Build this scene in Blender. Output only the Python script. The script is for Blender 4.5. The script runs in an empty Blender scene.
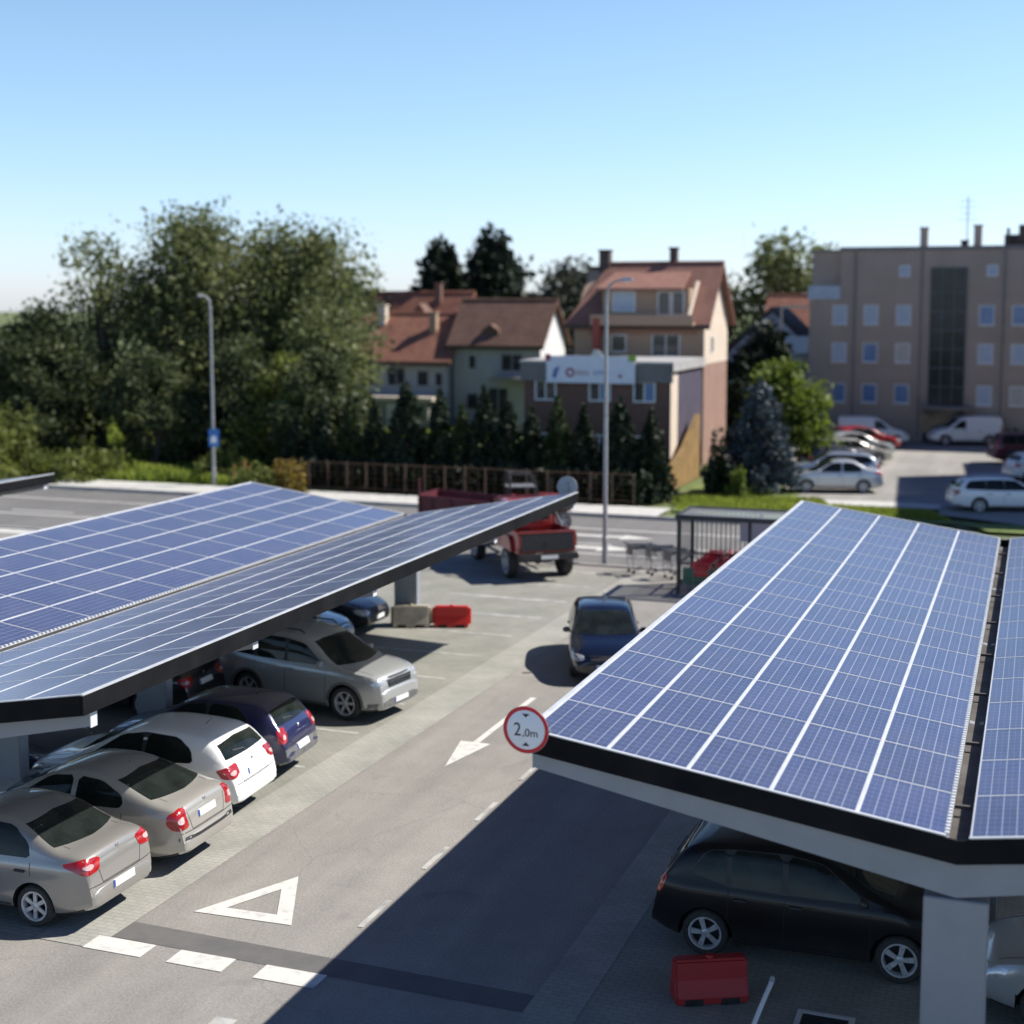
import bpy, bmesh, math, random
import numpy as np
from mathutils import Vector, Matrix
from mathutils.bvhtree import BVHTree
random.seed(7); NR = np.random.RandomState(7)
R = math.radians
scene = bpy.context.scene
COL = scene.collection

# ------------------------------------------------------------------ camera model / layout frame
H = 9.0; FPX = 1450.0; CY = 450.0; HOR = 302.0
PITCH = math.atan((CY-HOR)/FPX)
AZ = R(19.98)                              # the parking lane runs 20 degrees to the right of the view
PR = Vector((math.cos(AZ), -math.sin(AZ), 0)); AX = Vector((math.sin(AZ), math.cos(AZ), 0))
def W(u, v, z=0.0):
    return PR*u + AX*v + Vector((0, 0, z))
def UV(x, y):
    return (x*PR.x+y*PR.y, x*AX.x+y*AX.y)

# ------------------------------------------------------------------ materials
MATS = {}
def _nt(name):
    m = bpy.data.materials.new(name); m.use_nodes = True
    nt = m.node_tree; b = nt.nodes['Principled BSDF']
    return m, nt, b
def N(nt, t, **kw):
    n = nt.nodes.new(t)
    for k, v in kw.items():
        if k in n.inputs: n.inputs[k].default_value = v
        else: setattr(n, k, v)
    return n
def rgba(c): return (c[0], c[1], c[2], 1)
def mat(name, col, rough=.6, metal=0, coat=0, col2=None, scale=6, bump=0, bscale=40, spec=None, coat_rough=.05, detail=5, trans=0, ramp=(.35, .65)):
    if name in MATS: return MATS[name]
    m, nt, b = _nt(name)
    b.inputs['Roughness'].default_value = rough; b.inputs['Metallic'].default_value = metal
    b.inputs['Coat Weight'].default_value = coat; b.inputs['Coat Roughness'].default_value = coat_rough
    if spec is not None: b.inputs['Specular IOR Level'].default_value = spec
    b.inputs['Base Color'].default_value = rgba(col)
    tc = N(nt, 'ShaderNodeTexCoord')
    if col2 is not None:
        n = N(nt, 'ShaderNodeTexNoise', Scale=scale, Detail=detail, Roughness=.6)
        nt.links.new(tc.outputs['Object'], n.inputs['Vector'])
        r = N(nt, 'ShaderNodeValToRGB')
        r.color_ramp.elements[0].position = ramp[0]; r.color_ramp.elements[1].position = ramp[1]
        r.color_ramp.elements[0].color = rgba(col); r.color_ramp.elements[1].color = rgba(col2)
        nt.links.new(n.outputs['Fac'], r.inputs['Fac']); nt.links.new(r.outputs['Color'], b.inputs['Base Color'])
    if bump:
        n = N(nt, 'ShaderNodeTexNoise', Scale=bscale, Detail=6)
        nt.links.new(tc.outputs['Object'], n.inputs['Vector'])
        bp = N(nt, 'ShaderNodeBump', Strength=bump, Distance=.02)
        nt.links.new(n.outputs['Fac'], bp.inputs['Height']); nt.links.new(bp.outputs['Normal'], b.inputs['Normal'])
    MATS[name] = m
    return m

def asphalt(name, c1, c2, c3, patch=.18):
    if name in MATS: return MATS[name]
    m, nt, b = _nt(name)
    b.inputs['Roughness'].default_value = .88
    tc = N(nt, 'ShaderNodeTexCoord')
    big = N(nt, 'ShaderNodeTexNoise', Scale=patch, Detail=4, Roughness=.62)
    mid = N(nt, 'ShaderNodeTexNoise', Scale=1.7, Detail=8, Roughness=.7)
    fine = N(nt, 'ShaderNodeTexNoise', Scale=26, Detail=5, Roughness=.8)
    vor = N(nt, 'ShaderNodeTexNoise', Scale=.9, Detail=2)
    vor.inputs['Distortion'].default_value = 1.5
    for n in (big, mid, fine, vor): nt.links.new(tc.outputs['Object'], n.inputs['Vector'])
    r = N(nt, 'ShaderNodeValToRGB')
    r.color_ramp.elements[0].position = .36; r.color_ramp.elements[1].position = .64
    r.color_ramp.elements[0].color = rgba(c1); r.color_ramp.elements[1].color = rgba(c2)
    nt.links.new(big.outputs['Fac'], r.inputs['Fac'])
    r2 = N(nt, 'ShaderNodeValToRGB')
    r2.color_ramp.elements[0].position = .3; r2.color_ramp.elements[1].position = .75
    r2.color_ramp.elements[0].color = (.90, .90, .90, 1); r2.color_ramp.elements[1].color = (1.07, 1.07, 1.06, 1)
    nt.links.new(mid.outputs['Fac'], r2.inputs['Fac'])
    mx = N(nt, 'ShaderNodeMix', data_type='RGBA', blend_type='MULTIPLY'); mx.inputs[0].default_value = 1
    nt.links.new(r.outputs['Color'], mx.inputs[6]); nt.links.new(r2.outputs['Color'], mx.inputs[7])
    r3 = N(nt, 'ShaderNodeValToRGB')
    r3.color_ramp.elements[0].position = .35; r3.color_ramp.elements[1].position = .7
    r3.color_ramp.elements[0].color = (.70, .70, .70, 1); r3.color_ramp.elements[1].color = (1.26, 1.26, 1.25, 1)
    nt.links.new(fine.outputs['Fac'], r3.inputs['Fac'])
    mx2 = N(nt, 'ShaderNodeMix', data_type='RGBA', blend_type='MULTIPLY'); mx2.inputs[0].default_value = 1
    nt.links.new(mx.outputs[2], mx2.inputs[6]); nt.links.new(r3.outputs['Color'], mx2.inputs[7])
    # oil spots
    r4 = N(nt, 'ShaderNodeValToRGB')
    r4.color_ramp.elements[0].position = .66; r4.color_ramp.elements[1].position = .74
    nt.links.new(vor.outputs['Fac'], r4.inputs['Fac'])
    mx3 = N(nt, 'ShaderNodeMix', data_type='RGBA', blend_type='MIX')
    ml = N(nt, 'ShaderNodeMath', operation='MULTIPLY'); ml.inputs[1].default_value = .45
    nt.links.new(r4.outputs['Color'], ml.inputs[0]); nt.links.new(ml.outputs[0], mx3.inputs[0])
    nt.links.new(mx2.outputs[2], mx3.inputs[6]); mx3.inputs[7].default_value = rgba(c3)
    # tyre-worn streaks that follow the lane, and a few hairline cracks
    mp = N(nt, 'ShaderNodeMapping'); mp.inputs['Scale'].default_value = (1.1, .07, 1); nt.links.new(tc.outputs['Object'], mp.inputs[0])
    stn = N(nt, 'ShaderNodeTexNoise', Scale=1.0, Detail=5, Roughness=.6); nt.links.new(mp.outputs[0], stn.inputs['Vector'])
    r5 = N(nt, 'ShaderNodeValToRGB'); r5.color_ramp.elements[0].position = .35; r5.color_ramp.elements[1].position = .65
    r5.color_ramp.elements[0].color = (.88, .88, .885, 1); r5.color_ramp.elements[1].color = (1.07, 1.065, 1.05, 1)
    nt.links.new(stn.outputs['Fac'], r5.inputs['Fac'])
    mx4 = N(nt, 'ShaderNodeMix', data_type='RGBA', blend_type='MULTIPLY'); mx4.inputs[0].default_value = 1
    nt.links.new(mx3.outputs[2], mx4.inputs[6]); nt.links.new(r5.outputs['Color'], mx4.inputs[7])
    wob = N(nt, 'ShaderNodeMix', data_type='RGBA', blend_type='ADD'); wob.inputs[0].default_value = .5
    nt.links.new(tc.outputs['Object'], wob.inputs[6]); nt.links.new(mid.outputs['Color'], wob.inputs[7])
    vc = N(nt, 'ShaderNodeTexVoronoi', Scale=.16, feature='DISTANCE_TO_EDGE'); nt.links.new(wob.outputs[2], vc.inputs['Vector'])
    lt = N(nt, 'ShaderNodeMath', operation='LESS_THAN'); lt.inputs[1].default_value = .0022; nt.links.new(vc.outputs['Distance'], lt.inputs[0])
    lm = N(nt, 'ShaderNodeMath', operation='MULTIPLY'); lm.inputs[1].default_value = .5; nt.links.new(lt.outputs[0], lm.inputs[0])
    mx5 = N(nt, 'ShaderNodeMix', data_type='RGBA'); nt.links.new(lm.outputs[0], mx5.inputs[0]); nt.links.new(mx4.outputs[2], mx5.inputs[6]); mx5.inputs[7].default_value = rgba(c3)
    nt.links.new(mx5.outputs[2], b.inputs['Base Color'])
    bp = N(nt, 'ShaderNodeBump', Strength=.25, Distance=.01)
    nt.links.new(fine.outputs['Fac'], bp.inputs['Height']); nt.links.new(bp.outputs['Normal'], b.inputs['Normal'])
    MATS[name] = m
    return m

def paving(name, c1, c2, cm, sx=.2, sy=.1):
    m, nt, b = _nt(name)
    b.inputs['Roughness'].default_value = .9
    tc = N(nt, 'ShaderNodeTexCoord')
    br = N(nt, 'ShaderNodeTexBrick', Scale=1.0)
    br.inputs['Color1'].default_value = rgba(c1); br.inputs['Color2'].default_value = rgba(c2)
    br.inputs['Mortar'].default_value = rgba(cm)
    br.inputs['Brick Width'].default_value = sx; br.inputs['Row Height'].default_value = sy
    br.inputs['Mortar Size'].default_value = .008
    nt.links.new(tc.outputs['Object'], br.inputs['Vector'])
    n = N(nt, 'ShaderNodeTexNoise', Scale=.8, Detail=7, Roughness=.65)
    nt.links.new(tc.outputs['Object'], n.inputs['Vector'])
    r = N(nt, 'ShaderNodeValToRGB')
    r.color_ramp.elements[0].position = .3; r.color_ramp.elements[1].position = .7
    r.color_ramp.elements[0].color = (.78, .80, .76, 1); r.color_ramp.elements[1].color = (1.15, 1.14, 1.1, 1)
    nt.links.new(n.outputs['Fac'], r.inputs['Fac'])
    mx = N(nt, 'ShaderNodeMix', data_type='RGBA', blend_type='MULTIPLY'); mx.inputs[0].default_value = 1
    nt.links.new(br.outputs['Color'], mx.inputs[6]); nt.links.new(r.outputs['Color'], mx.inputs[7])
    nt.links.new(mx.outputs[2], b.inputs['Base Color'])
    MATS[name] = m
    return m

def foliage_mat(name, c1, c2, c3=None, rough=.6, trans=.25, scale=.5):
    if name in MATS: return MATS[name]
    m, nt, b = _nt(name)
    out = nt.nodes['Material Output']
    geo = N(nt, 'ShaderNodeNewGeometry')
    r = N(nt, 'ShaderNodeValToRGB')
    r.color_ramp.elements[0].color = rgba(c1); r.color_ramp.elements[1].color = rgba(c2)
    if c3:
        e = r.color_ramp.elements.new(.85); e.color = rgba(c2); r.color_ramp.elements[2].color = rgba(c3)
    tc = N(nt, 'ShaderNodeTexCoord')
    n = N(nt, 'ShaderNodeTexNoise', Scale=scale, Detail=2)
    nt.links.new(tc.outputs['Object'], n.inputs['Vector'])
    ad = N(nt, 'ShaderNodeMath', operation='MULTIPLY_ADD'); ad.inputs[1].default_value = .55
    nt.links.new(geo.outputs['Random Per Island'], ad.inputs[0])
    s2 = N(nt, 'ShaderNodeMath', operation='MULTIPLY_ADD'); s2.inputs[1].default_value = 1.6; s2.inputs[2].default_value = -.6
    nt.links.new(n.outputs['Fac'], s2.inputs[0]); nt.links.new(s2.outputs[0], ad.inputs[2])
    nt.links.new(ad.outputs[0], r.inputs['Fac'])
    nt.links.new(r.outputs['Color'], b.inputs['Base Color'])
    b.inputs['Roughness'].default_value = rough; b.inputs['Specular IOR Level'].default_value = .25
    t = N(nt, 'ShaderNodeBsdfTranslucent')
    hs = N(nt, 'ShaderNodeHueSaturation', Value=1.5, Saturation=1.1)
    nt.links.new(r.outputs['Color'], hs.inputs['Color']); nt.links.new(hs.outputs['Color'], t.inputs['Color'])
    ms = N(nt, 'ShaderNodeMixShader'); ms.inputs[0].default_value = trans
    nt.links.new(b.outputs[0], ms.inputs[1]); nt.links.new(t.outputs[0], ms.inputs[2])
    nt.links.new(ms.outputs[0], out.inputs['Surface'])
    MATS[name] = m
    return m

def solar_mat():
    m, nt, b = _nt('solar_cells')
    uv = N(nt, 'ShaderNodeUVMap'); uv.uv_map = 'UVMap'
    sep = N(nt, 'ShaderNodeSeparateXYZ'); nt.links.new(uv.outputs['UV'], sep.inputs[0])
    def mth(op, a, bb=None, c=None):
        n = N(nt, 'ShaderNodeMath', operation=op)
        for i, v in enumerate((a, bb, c)):
            if v is None: continue
            if isinstance(v, (int, float)): n.inputs[i].default_value = v
            else: nt.links.new(v, n.inputs[i])
        return n.outputs[0]
    def grid(axis, cnt, w):
        f = mth('FRACT', mth('MULTIPLY', axis, cnt))
        d = mth('ABSOLUTE', mth('SUBTRACT', f, .5))
        return mth('GREATER_THAN', d, .5-w)
    gx = grid(sep.outputs[0], 6, .040)           # cell gaps that run along the row
    gy = grid(sep.outputs[1], 9, .035)
    bx = mth('GREATER_THAN', mth('ABSOLUTE', mth('SUBTRACT', mth('FRACT', mth('MULTIPLY', sep.outputs[0], 12)), .5)), .5-.03)
    cx = mth('FLOOR', mth('MULTIPLY', sep.outputs[0], 6)); cyy = mth('FLOOR', mth('MULTIPLY', sep.outputs[1], 9))
    comb = N(nt, 'ShaderNodeCombineXYZ'); nt.links.new(cx, comb.inputs[0]); nt.links.new(cyy, comb.inputs[1])
    oi = N(nt, 'ShaderNodeObjectInfo'); nt.links.new(mth('MULTIPLY', oi.outputs['Random'], 57.0), comb.inputs[2])
    wn = N(nt, 'ShaderNodeTexWhiteNoise'); nt.links.new(comb.outputs[0], wn.inputs['Vector'])
    tc = N(nt, 'ShaderNodeTexCoord')
    vo = N(nt, 'ShaderNodeTexVoronoi', Scale=34.0); nt.links.new(tc.outputs['Object'], vo.inputs['Vector'])
    sc = N(nt, 'ShaderNodeSeparateColor'); nt.links.new(vo.outputs['Color'], sc.inputs[0])
    r = N(nt, 'ShaderNodeValToRGB')
    r.color_ramp.elements[0].color = (.013, .015, .058, 1); r.color_ramp.elements[1].color = (.027, .032, .112, 1)
    f = mth('ADD', mth('MULTIPLY', wn.outputs['Value'], .45), mth('MULTIPLY', sc.outputs[0], .35))
    f = mth('ADD', f, mth('MULTIPLY', oi.outputs['Random'], .55))
    nt.links.new(f, r.inputs['Fac'])
    m1 = N(nt, 'ShaderNodeMix', data_type='RGBA'); nt.links.new(mth('MULTIPLY', bx, .22), m1.inputs[0])
    nt.links.new(r.outputs['Color'], m1.inputs[6]); m1.inputs[7].default_value = (.42, .45, .55, 1)
    m2 = N(nt, 'ShaderNodeMix', data_type='RGBA'); nt.links.new(mth('MULTIPLY', gy, .22), m2.inputs[0])
    nt.links.new(m1.outputs[2], m2.inputs[6]); m2.inputs[7].default_value = (.5, .52, .6, 1)
    m3 = N(nt, 'ShaderNodeMix', data_type='RGBA'); nt.links.new(mth('MULTIPLY', gx, .42), m3.inputs[0])
    nt.links.new(m2.outputs[2], m3.inputs[6]); m3.inputs[7].default_value = (.5, .52, .6, 1)
    # thin film of dust
    dn = N(nt, 'ShaderNodeTexNoise', Scale=1.1, Detail=6, Roughness=.65)
    geo = N(nt, 'ShaderNodeNewGeometry'); nt.links.new(geo.outputs['Position'], dn.inputs['Vector'])
    m4 = N(nt, 'ShaderNodeMix', data_type='RGBA')
    nt.links.new(mth('MULTIPLY', mth('SUBTRACT', dn.outputs['Fac'], .25), .22), m4.inputs[0])
    nt.links.new(m3.outputs[2], m4.inputs[6]); m4.inputs[7].default_value = (.33, .31, .33, 1)
    nt.links.new(m4.outputs[2], b.inputs['Base Color'])
    b.inputs['Roughness'].default_value = .42; b.inputs['Specular IOR Level'].default_value = .3
    b.inputs['Coat Weight'].default_value = .8
    b.inputs['Sheen Weight'].default_value = .12; b.inputs['Sheen Roughness'].default_value = .35; b.inputs['Sheen Tint'].default_value = (.85, .87, .92, 1)
    cr = mth('MULTIPLY_ADD', dn.outputs['Fac'], .20, .10); nt.links.new(cr, b.inputs['Coat Roughness'])
    MATS['solar'] = m
    return m

def brick_mat(name, c1, c2, cm, bump=True):
    if name in MATS: return MATS[name]
    m, nt, b = _nt(name)
    b.inputs['Roughness'].default_value = .85
    tc = N(nt, 'ShaderNodeTexCoord')
    mp = N(nt, 'ShaderNodeMapping'); mp.inputs['Rotation'].default_value = (R(90), 0, 0)
    nt.links.new(tc.outputs['Object'], mp.inputs[0])
    br = N(nt, 'ShaderNodeTexBrick', Scale=1.0)
    br.inputs['Color1'].default_value = rgba(c1); br.inputs['Color2'].default_value = rgba(c2)
    br.inputs['Mortar'].default_value = rgba(cm); br.inputs['Brick Width'].default_value = .26
    br.inputs['Row Height'].default_value = .08; br.inputs['Mortar Size'].default_value = .008
    nt.links.new(mp.outputs[0], br.inputs['Vector'])
    nt.links.new(br.outputs['Color'], b.inputs['Base Color'])
    MATS[name] = m
    return m

def tile_mat(name, c1, c2, c3):
    m, nt, b = _nt(name)
    b.inputs['Roughness'].default_value = .8
    tc = N(nt, 'ShaderNodeTexCoord')
    n = N(nt, 'ShaderNodeTexNoise', Scale=1.3, Detail=8, Roughness=.7)
    nt.links.new(tc.outputs['Object'], n.inputs['Vector'])
    r = N(nt, 'ShaderNodeValToRGB')
    r.color_ramp.elements[0].position = .3; r.color_ramp.elements[1].position = .72
    r.color_ramp.elements[0].color = rgba(c1); r.color_ramp.elements[1].color = rgba(c3)
    e = r.color_ramp.elements.new(.5); e.color = rgba(c2)
    nt.links.new(n.outputs['Fac'], r.inputs['Fac'])
    wv = N(nt, 'ShaderNodeTexWave', Scale=2.2, Distortion=.4); wv.bands_direction = 'Y'
    nt.links.new(tc.outputs['Object'], wv.inputs['Vector'])
    mx = N(nt, 'ShaderNodeMix', data_type='RGBA', blend_type='MULTIPLY'); mx.inputs[0].default_value = .35
    nt.links.new(r.outputs['Color'], mx.inputs[6]); nt.links.new(wv.outputs['Color'], mx.inputs[7])
    nt.links.new(mx.outputs[2], b.inputs['Base Color'])
    MATS[name] = m
    return m

def paint(name, col, metal=.0, rough=.35, coat=1):
    key = 'paint_'+name
    if key in MATS: return MATS[key]
    m, nt, b = _nt(key)
    tc = N(nt, 'ShaderNodeTexCoord')
    n = N(nt, 'ShaderNodeTexNoise', Scale=2.2, Detail=6, Roughness=.7)
    nt.links.new(tc.outputs['Object'], n.inputs['Vector'])
    sep = N(nt, 'ShaderNodeSeparateXYZ'); nt.links.new(tc.outputs['Object'], sep.inputs[0])
    # road dust low on the body, with a ragged edge
    mr = N(nt, 'ShaderNodeMapRange'); mr.inputs[1].default_value = .55; mr.inputs[2].default_value = .2
    mr.inputs[3].default_value = 0; mr.inputs[4].default_value = .38
    nt.links.new(sep.outputs[2], mr.inputs[0])
    ml = N(nt, 'ShaderNodeMath', operation='MULTIPLY'); nt.links.new(mr.outputs[0], ml.inputs[0]); nt.links.new(n.outputs['Fac'], ml.inputs[1])
    mx = N(nt, 'ShaderNodeMix', data_type='RGBA'); nt.links.new(ml.outputs[0], mx.inputs[0])
    mx.inputs[6].default_value = rgba(col); mx.inputs[7].default_value = (.15, .14, .125, 1)
    nt.links.new(mx.outputs[2], b.inputs['Base Color'])
    b.inputs['Metallic'].default_value = metal; b.inputs['Roughness'].default_value = rough
    b.inputs['Coat Weight'].default_value = coat; b.inputs['Specular IOR Level'].default_value = .5*min(1, coat+.2)
    r = N(nt, 'ShaderNodeMapRange'); r.inputs[3].default_value = .01; r.inputs[4].default_value = .09
    nt.links.new(n.outputs['Fac'], r.inputs[0]); nt.links.new(r.outputs[0], b.inputs['Coat Roughness'])
    MATS[key] = m
    return m

M_BLACK = mat('black_trim', (.018, .018, .02), .5, col2=(.03, .03, .033), scale=9)
M_DARK = mat('dark_void', (.008, .008, .009), .8, col2=(.014, .014, .015), scale=5)
M_TYRE = mat('tyre_rubber', (.022, .022, .023), .82, col2=(.04, .038, .036), scale=14)
M_RIM = mat('alloy_rim', (.66, .67, .69), .38, metal=.5, col2=(.42, .43, .44), scale=12)
M_GLASS = mat('tinted_glass', (.008, .011, .010), .04, spec=.24, col2=(.018, .023, .021), scale=2.6)
M_GLASSF = mat('window_glass_dark', (.02, .025, .032), .06, spec=.6, col2=(.05, .055, .065), scale=1.5)
M_LENS = mat('clear_lens', (.62, .64, .66), .08, metal=.35, coat=1, col2=(.35, .37, .40), scale=22)
M_RED = mat('red_lens', (.26, .006, .008), .2, coat=1, col2=(.42, .012, .012), scale=11)
M_PLATE = mat('number_plate_white', (.78, .78, .76), .45, col2=(.70, .70, .69), scale=18)
M_CHROME = mat('chrome', (.75, .76, .78), .12, metal=1, col2=(.6, .6, .62), scale=8)
M_STEEL = mat('grey_painted_steel', (.27, .29, .32), .5, col2=(.24, .26, .285), scale=1.6, bump=.05)
M_STEELW = mat('white_painted_steel', (.62, .63, .64), .5, col2=(.54, .55, .56), scale=2.0)
M_ALU = mat('aluminium_frame', (.66, .67, .68), .42, metal=.25, col2=(.54, .55, .56), scale=3)
M_FASCIA = mat('black_fascia', (.007, .0075, .009), .7, col2=(.014, .014, .015), scale=1.2, spec=.08)
M_GALV = mat('galvanised_steel', (.38, .39, .40), .5, metal=.4, col2=(.30, .31, .32), scale=7)
M_MARK = mat('road_marking_white', (.58, .57, .53), .8, col2=(.36, .35, .33), scale=4.5, detail=12, ramp=(.50, .80))
M_MARKW = mat('road_marking_worn', (.44, .435, .41), .85, col2=(.25, .245, .235), scale=2.6, detail=12, ramp=(.42, .66))
M_SOLAR = solar_mat()

# ------------------------------------------------------------------ mesh helpers
class MB:
    """collects shapes, then links them as one mesh object"""
    def __init__(s): s.v = []; s.f = []; s.mi = []; s.uv = None
    def add(s, vs, fs, mi=0):
        o = len(s.v); s.v += [tuple(p) for p in vs]; s.f += [tuple(i+o for i in f) for f in fs]; s.mi += [mi]*len(fs)
    def box(s, x0, x1, y0, y1, z0, z1, mi=0, M=None):
        vs = [(x, y, z) for x in (x0, x1) for y in (y0, y1) for z in (z0, z1)]
        if M is not None: vs = [M @ Vector(p) for p in vs]
        s.add(vs, [(0, 1, 3, 2), (4, 6, 7, 5), (0, 4, 5, 1), (2, 3, 7, 6), (0, 2, 6, 4), (1, 5, 7, 3)], mi)
    def hexa(s, p, mi=0):      # 4 bottom, 4 top points
        s.add(p, [(3, 2, 1, 0), (4, 5, 6, 7), (0, 1, 5, 4), (1, 2, 6, 5), (2, 3, 7, 6), (3, 0, 4, 7)], mi)
    def prism(s, poly, a, b, fn, mi=0):   # poly list of 2D, a,b extents, fn(p2,t)->xyz
        n = len(poly)
        s.add([fn(p, a) for p in poly]+[fn(p, b) for p in poly],
              [tuple(range(n))[::-1], tuple(range(n, 2*n))]+[(i, (i+1) % n, (i+1) % n+n, i+n) for i in range(n)], mi)
    def tube(s, pts, r, seg=8, mi=0, cap=True):
        pts = [Vector(p) for p in pts]; rs = r if isinstance(r, (list, tuple)) else [r]*len(pts)
        vs = []; prev = None
        for i, p in enumerate(pts):
            d = (pts[min(i+1, len(pts)-1)]-pts[max(i-1, 0)]).normalized()
            a = d.orthogonal().normalized() if prev is None else (prev-d*prev.dot(d)).normalized()
            prev = a; b = d.cross(a)
            vs += [p+(a*math.cos(t*2*math.pi/seg)+b*math.sin(t*2*math.pi/seg))*rs[i] for t in range(seg)]
        fs = [(i*seg+j, i*seg+(j+1) % seg, (i+1)*seg+(j+1) % seg, (i+1)*seg+j) for i in range(len(pts)-1) for j in range(seg)]
        if cap: fs += [tuple(range(seg))[::-1], tuple(range((len(pts)-1)*seg, len(pts)*seg))]
        s.add(vs, fs, mi)
    def lathe(s, prof, seg=24, mi=0, axis='y', c=(0, 0, 0)):   # prof (r, t)
        vs = []
        for r, t in prof:
            for k in range(seg):
                a = k*2*math.pi/seg
                q = (r*math.cos(a), t, r*math.sin(a)) if axis == 'y' else ((r*math.cos(a), r*math.sin(a), t) if axis == 'z' else (t, r*math.cos(a), r*math.sin(a)))
                vs.append((q[0]+c[0], q[1]+c[1], q[2]+c[2]))
        n = len(prof)
        fs = [(i*seg+j, i*seg+(j+1) % seg, (i+1)*seg+(j+1) % seg, (i+1)*seg+j) for i in range(n-1) for j in range(seg)]
        s.add(vs, fs, mi)
    def mesh(s, name, mats, smooth=False, angle=35):
        me = bpy.data.meshes.new(name); me.from_pydata(s.v, [], s.f)
        for m in mats: me.materials.append(m)
        if len(mats) > 1: me.polygons.foreach_set('material_index', s.mi)
        bm = bmesh.new(); bm.from_mesh(me); bmesh.ops.recalc_face_normals(bm, faces=bm.faces); bm.to_mesh(me); bm.free()
        if smooth:
            me.polygons.foreach_set('use_smooth', [True]*len(me.polygons)); me.set_sharp_from_angle(angle=R(angle))
        me.update()
        return me
    def build(s, name, mats, parent=None, smooth=False, angle=35, bevel=0):
        if not isinstance(mats, (list, tuple)): mats = [mats]
        me = s.mesh(name, mats, smooth, angle)
        if bevel:
            bm = bmesh.new(); bm.from_mesh(me)
            bmesh.ops.bevel(bm, geom=[e for e in bm.edges if len(e.link_faces) == 2 and e.calc_face_angle(0) > .5], offset=bevel, segments=2, affect='EDGES')
            bm.to_mesh(me); bm.free()
        return link(name, me, parent)
def link(name, me, parent=None):
    o = bpy.data.objects.new(name, me); COL.objects.link(o)
    if parent is not None: o.parent = parent
    return o
def tag(o, label=None, cat=None, group=None, kind=None):
    if label: o['label'] = label
    if cat: o['category'] = cat
    if group: o['group'] = group
    if kind: o['kind'] = kind
    return o
def thing(name, label, cat, loc=(0, 0, 0), rz=0, group=None):
    o = bpy.data.objects.new(name, None); COL.objects.link(o); o.empty_display_size = .3
    o.location = loc; o.rotation_euler = (0, 0, rz)
    return tag(o, label, cat, group)
def thing_uv(name, label, cat, u, v, z=0, rz=0, group=None):
    return thing(name, label, cat, W(u, v, z), rz-AZ, group)
def dup_tree(root, label=None):
    def cp(o, par):
        c = o.copy(); COL.objects.link(c); c.parent = par
        for ch in o.children: cp(ch, c)
        return c
    r = cp(root, None)
    if label: r['label'] = label
    return r

def sheet(name, polyuv, z, m, kind='structure'):
    """flat surface in lane coordinates; its own axes follow the lane"""
    me = bpy.data.meshes.new(name)
    bm = bmesh.new(); f = bm.faces.new([bm.verts.new((u, v, z)) for u, v in polyuv])
    bmesh.ops.recalc_face_normals(bm, faces=bm.faces)
    if f.normal.z < 0: f.normal_flip()
    bm.to_mesh(me); bm.free(); me.materials.append(m)
    o = link(name, me); o.rotation_euler = (0, 0, -AZ)
    return tag(o, kind=kind)
def rect(u0, u1, v0, v1): return [(u0, v0), (u1, v0), (u1, v1), (u0, v1)]
# ------------------------------------------------------------------ cars
def chaikin(p, it=2):
    for _ in range(it):
        q = [p[0]]
        for a, b in zip(p[:-1], p[1:]):
            q += [(a[0]*.75+b[0]*.25, a[1]*.75+b[1]*.25), (a[0]*.25+b[0]*.75, a[1]*.25+b[1]*.75)]
        q.append(p[-1]); p = q
    return p
def interp(p, x):
    if x <= p[0][0]: return p[0][1]
    for a, b in zip(p[:-1], p[1:]):
        if x <= b[0]: return a[1]+(b[1]-a[1])*(x-a[0])/max(b[0]-a[0], 1e-6)
    return p[-1][1]

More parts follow.
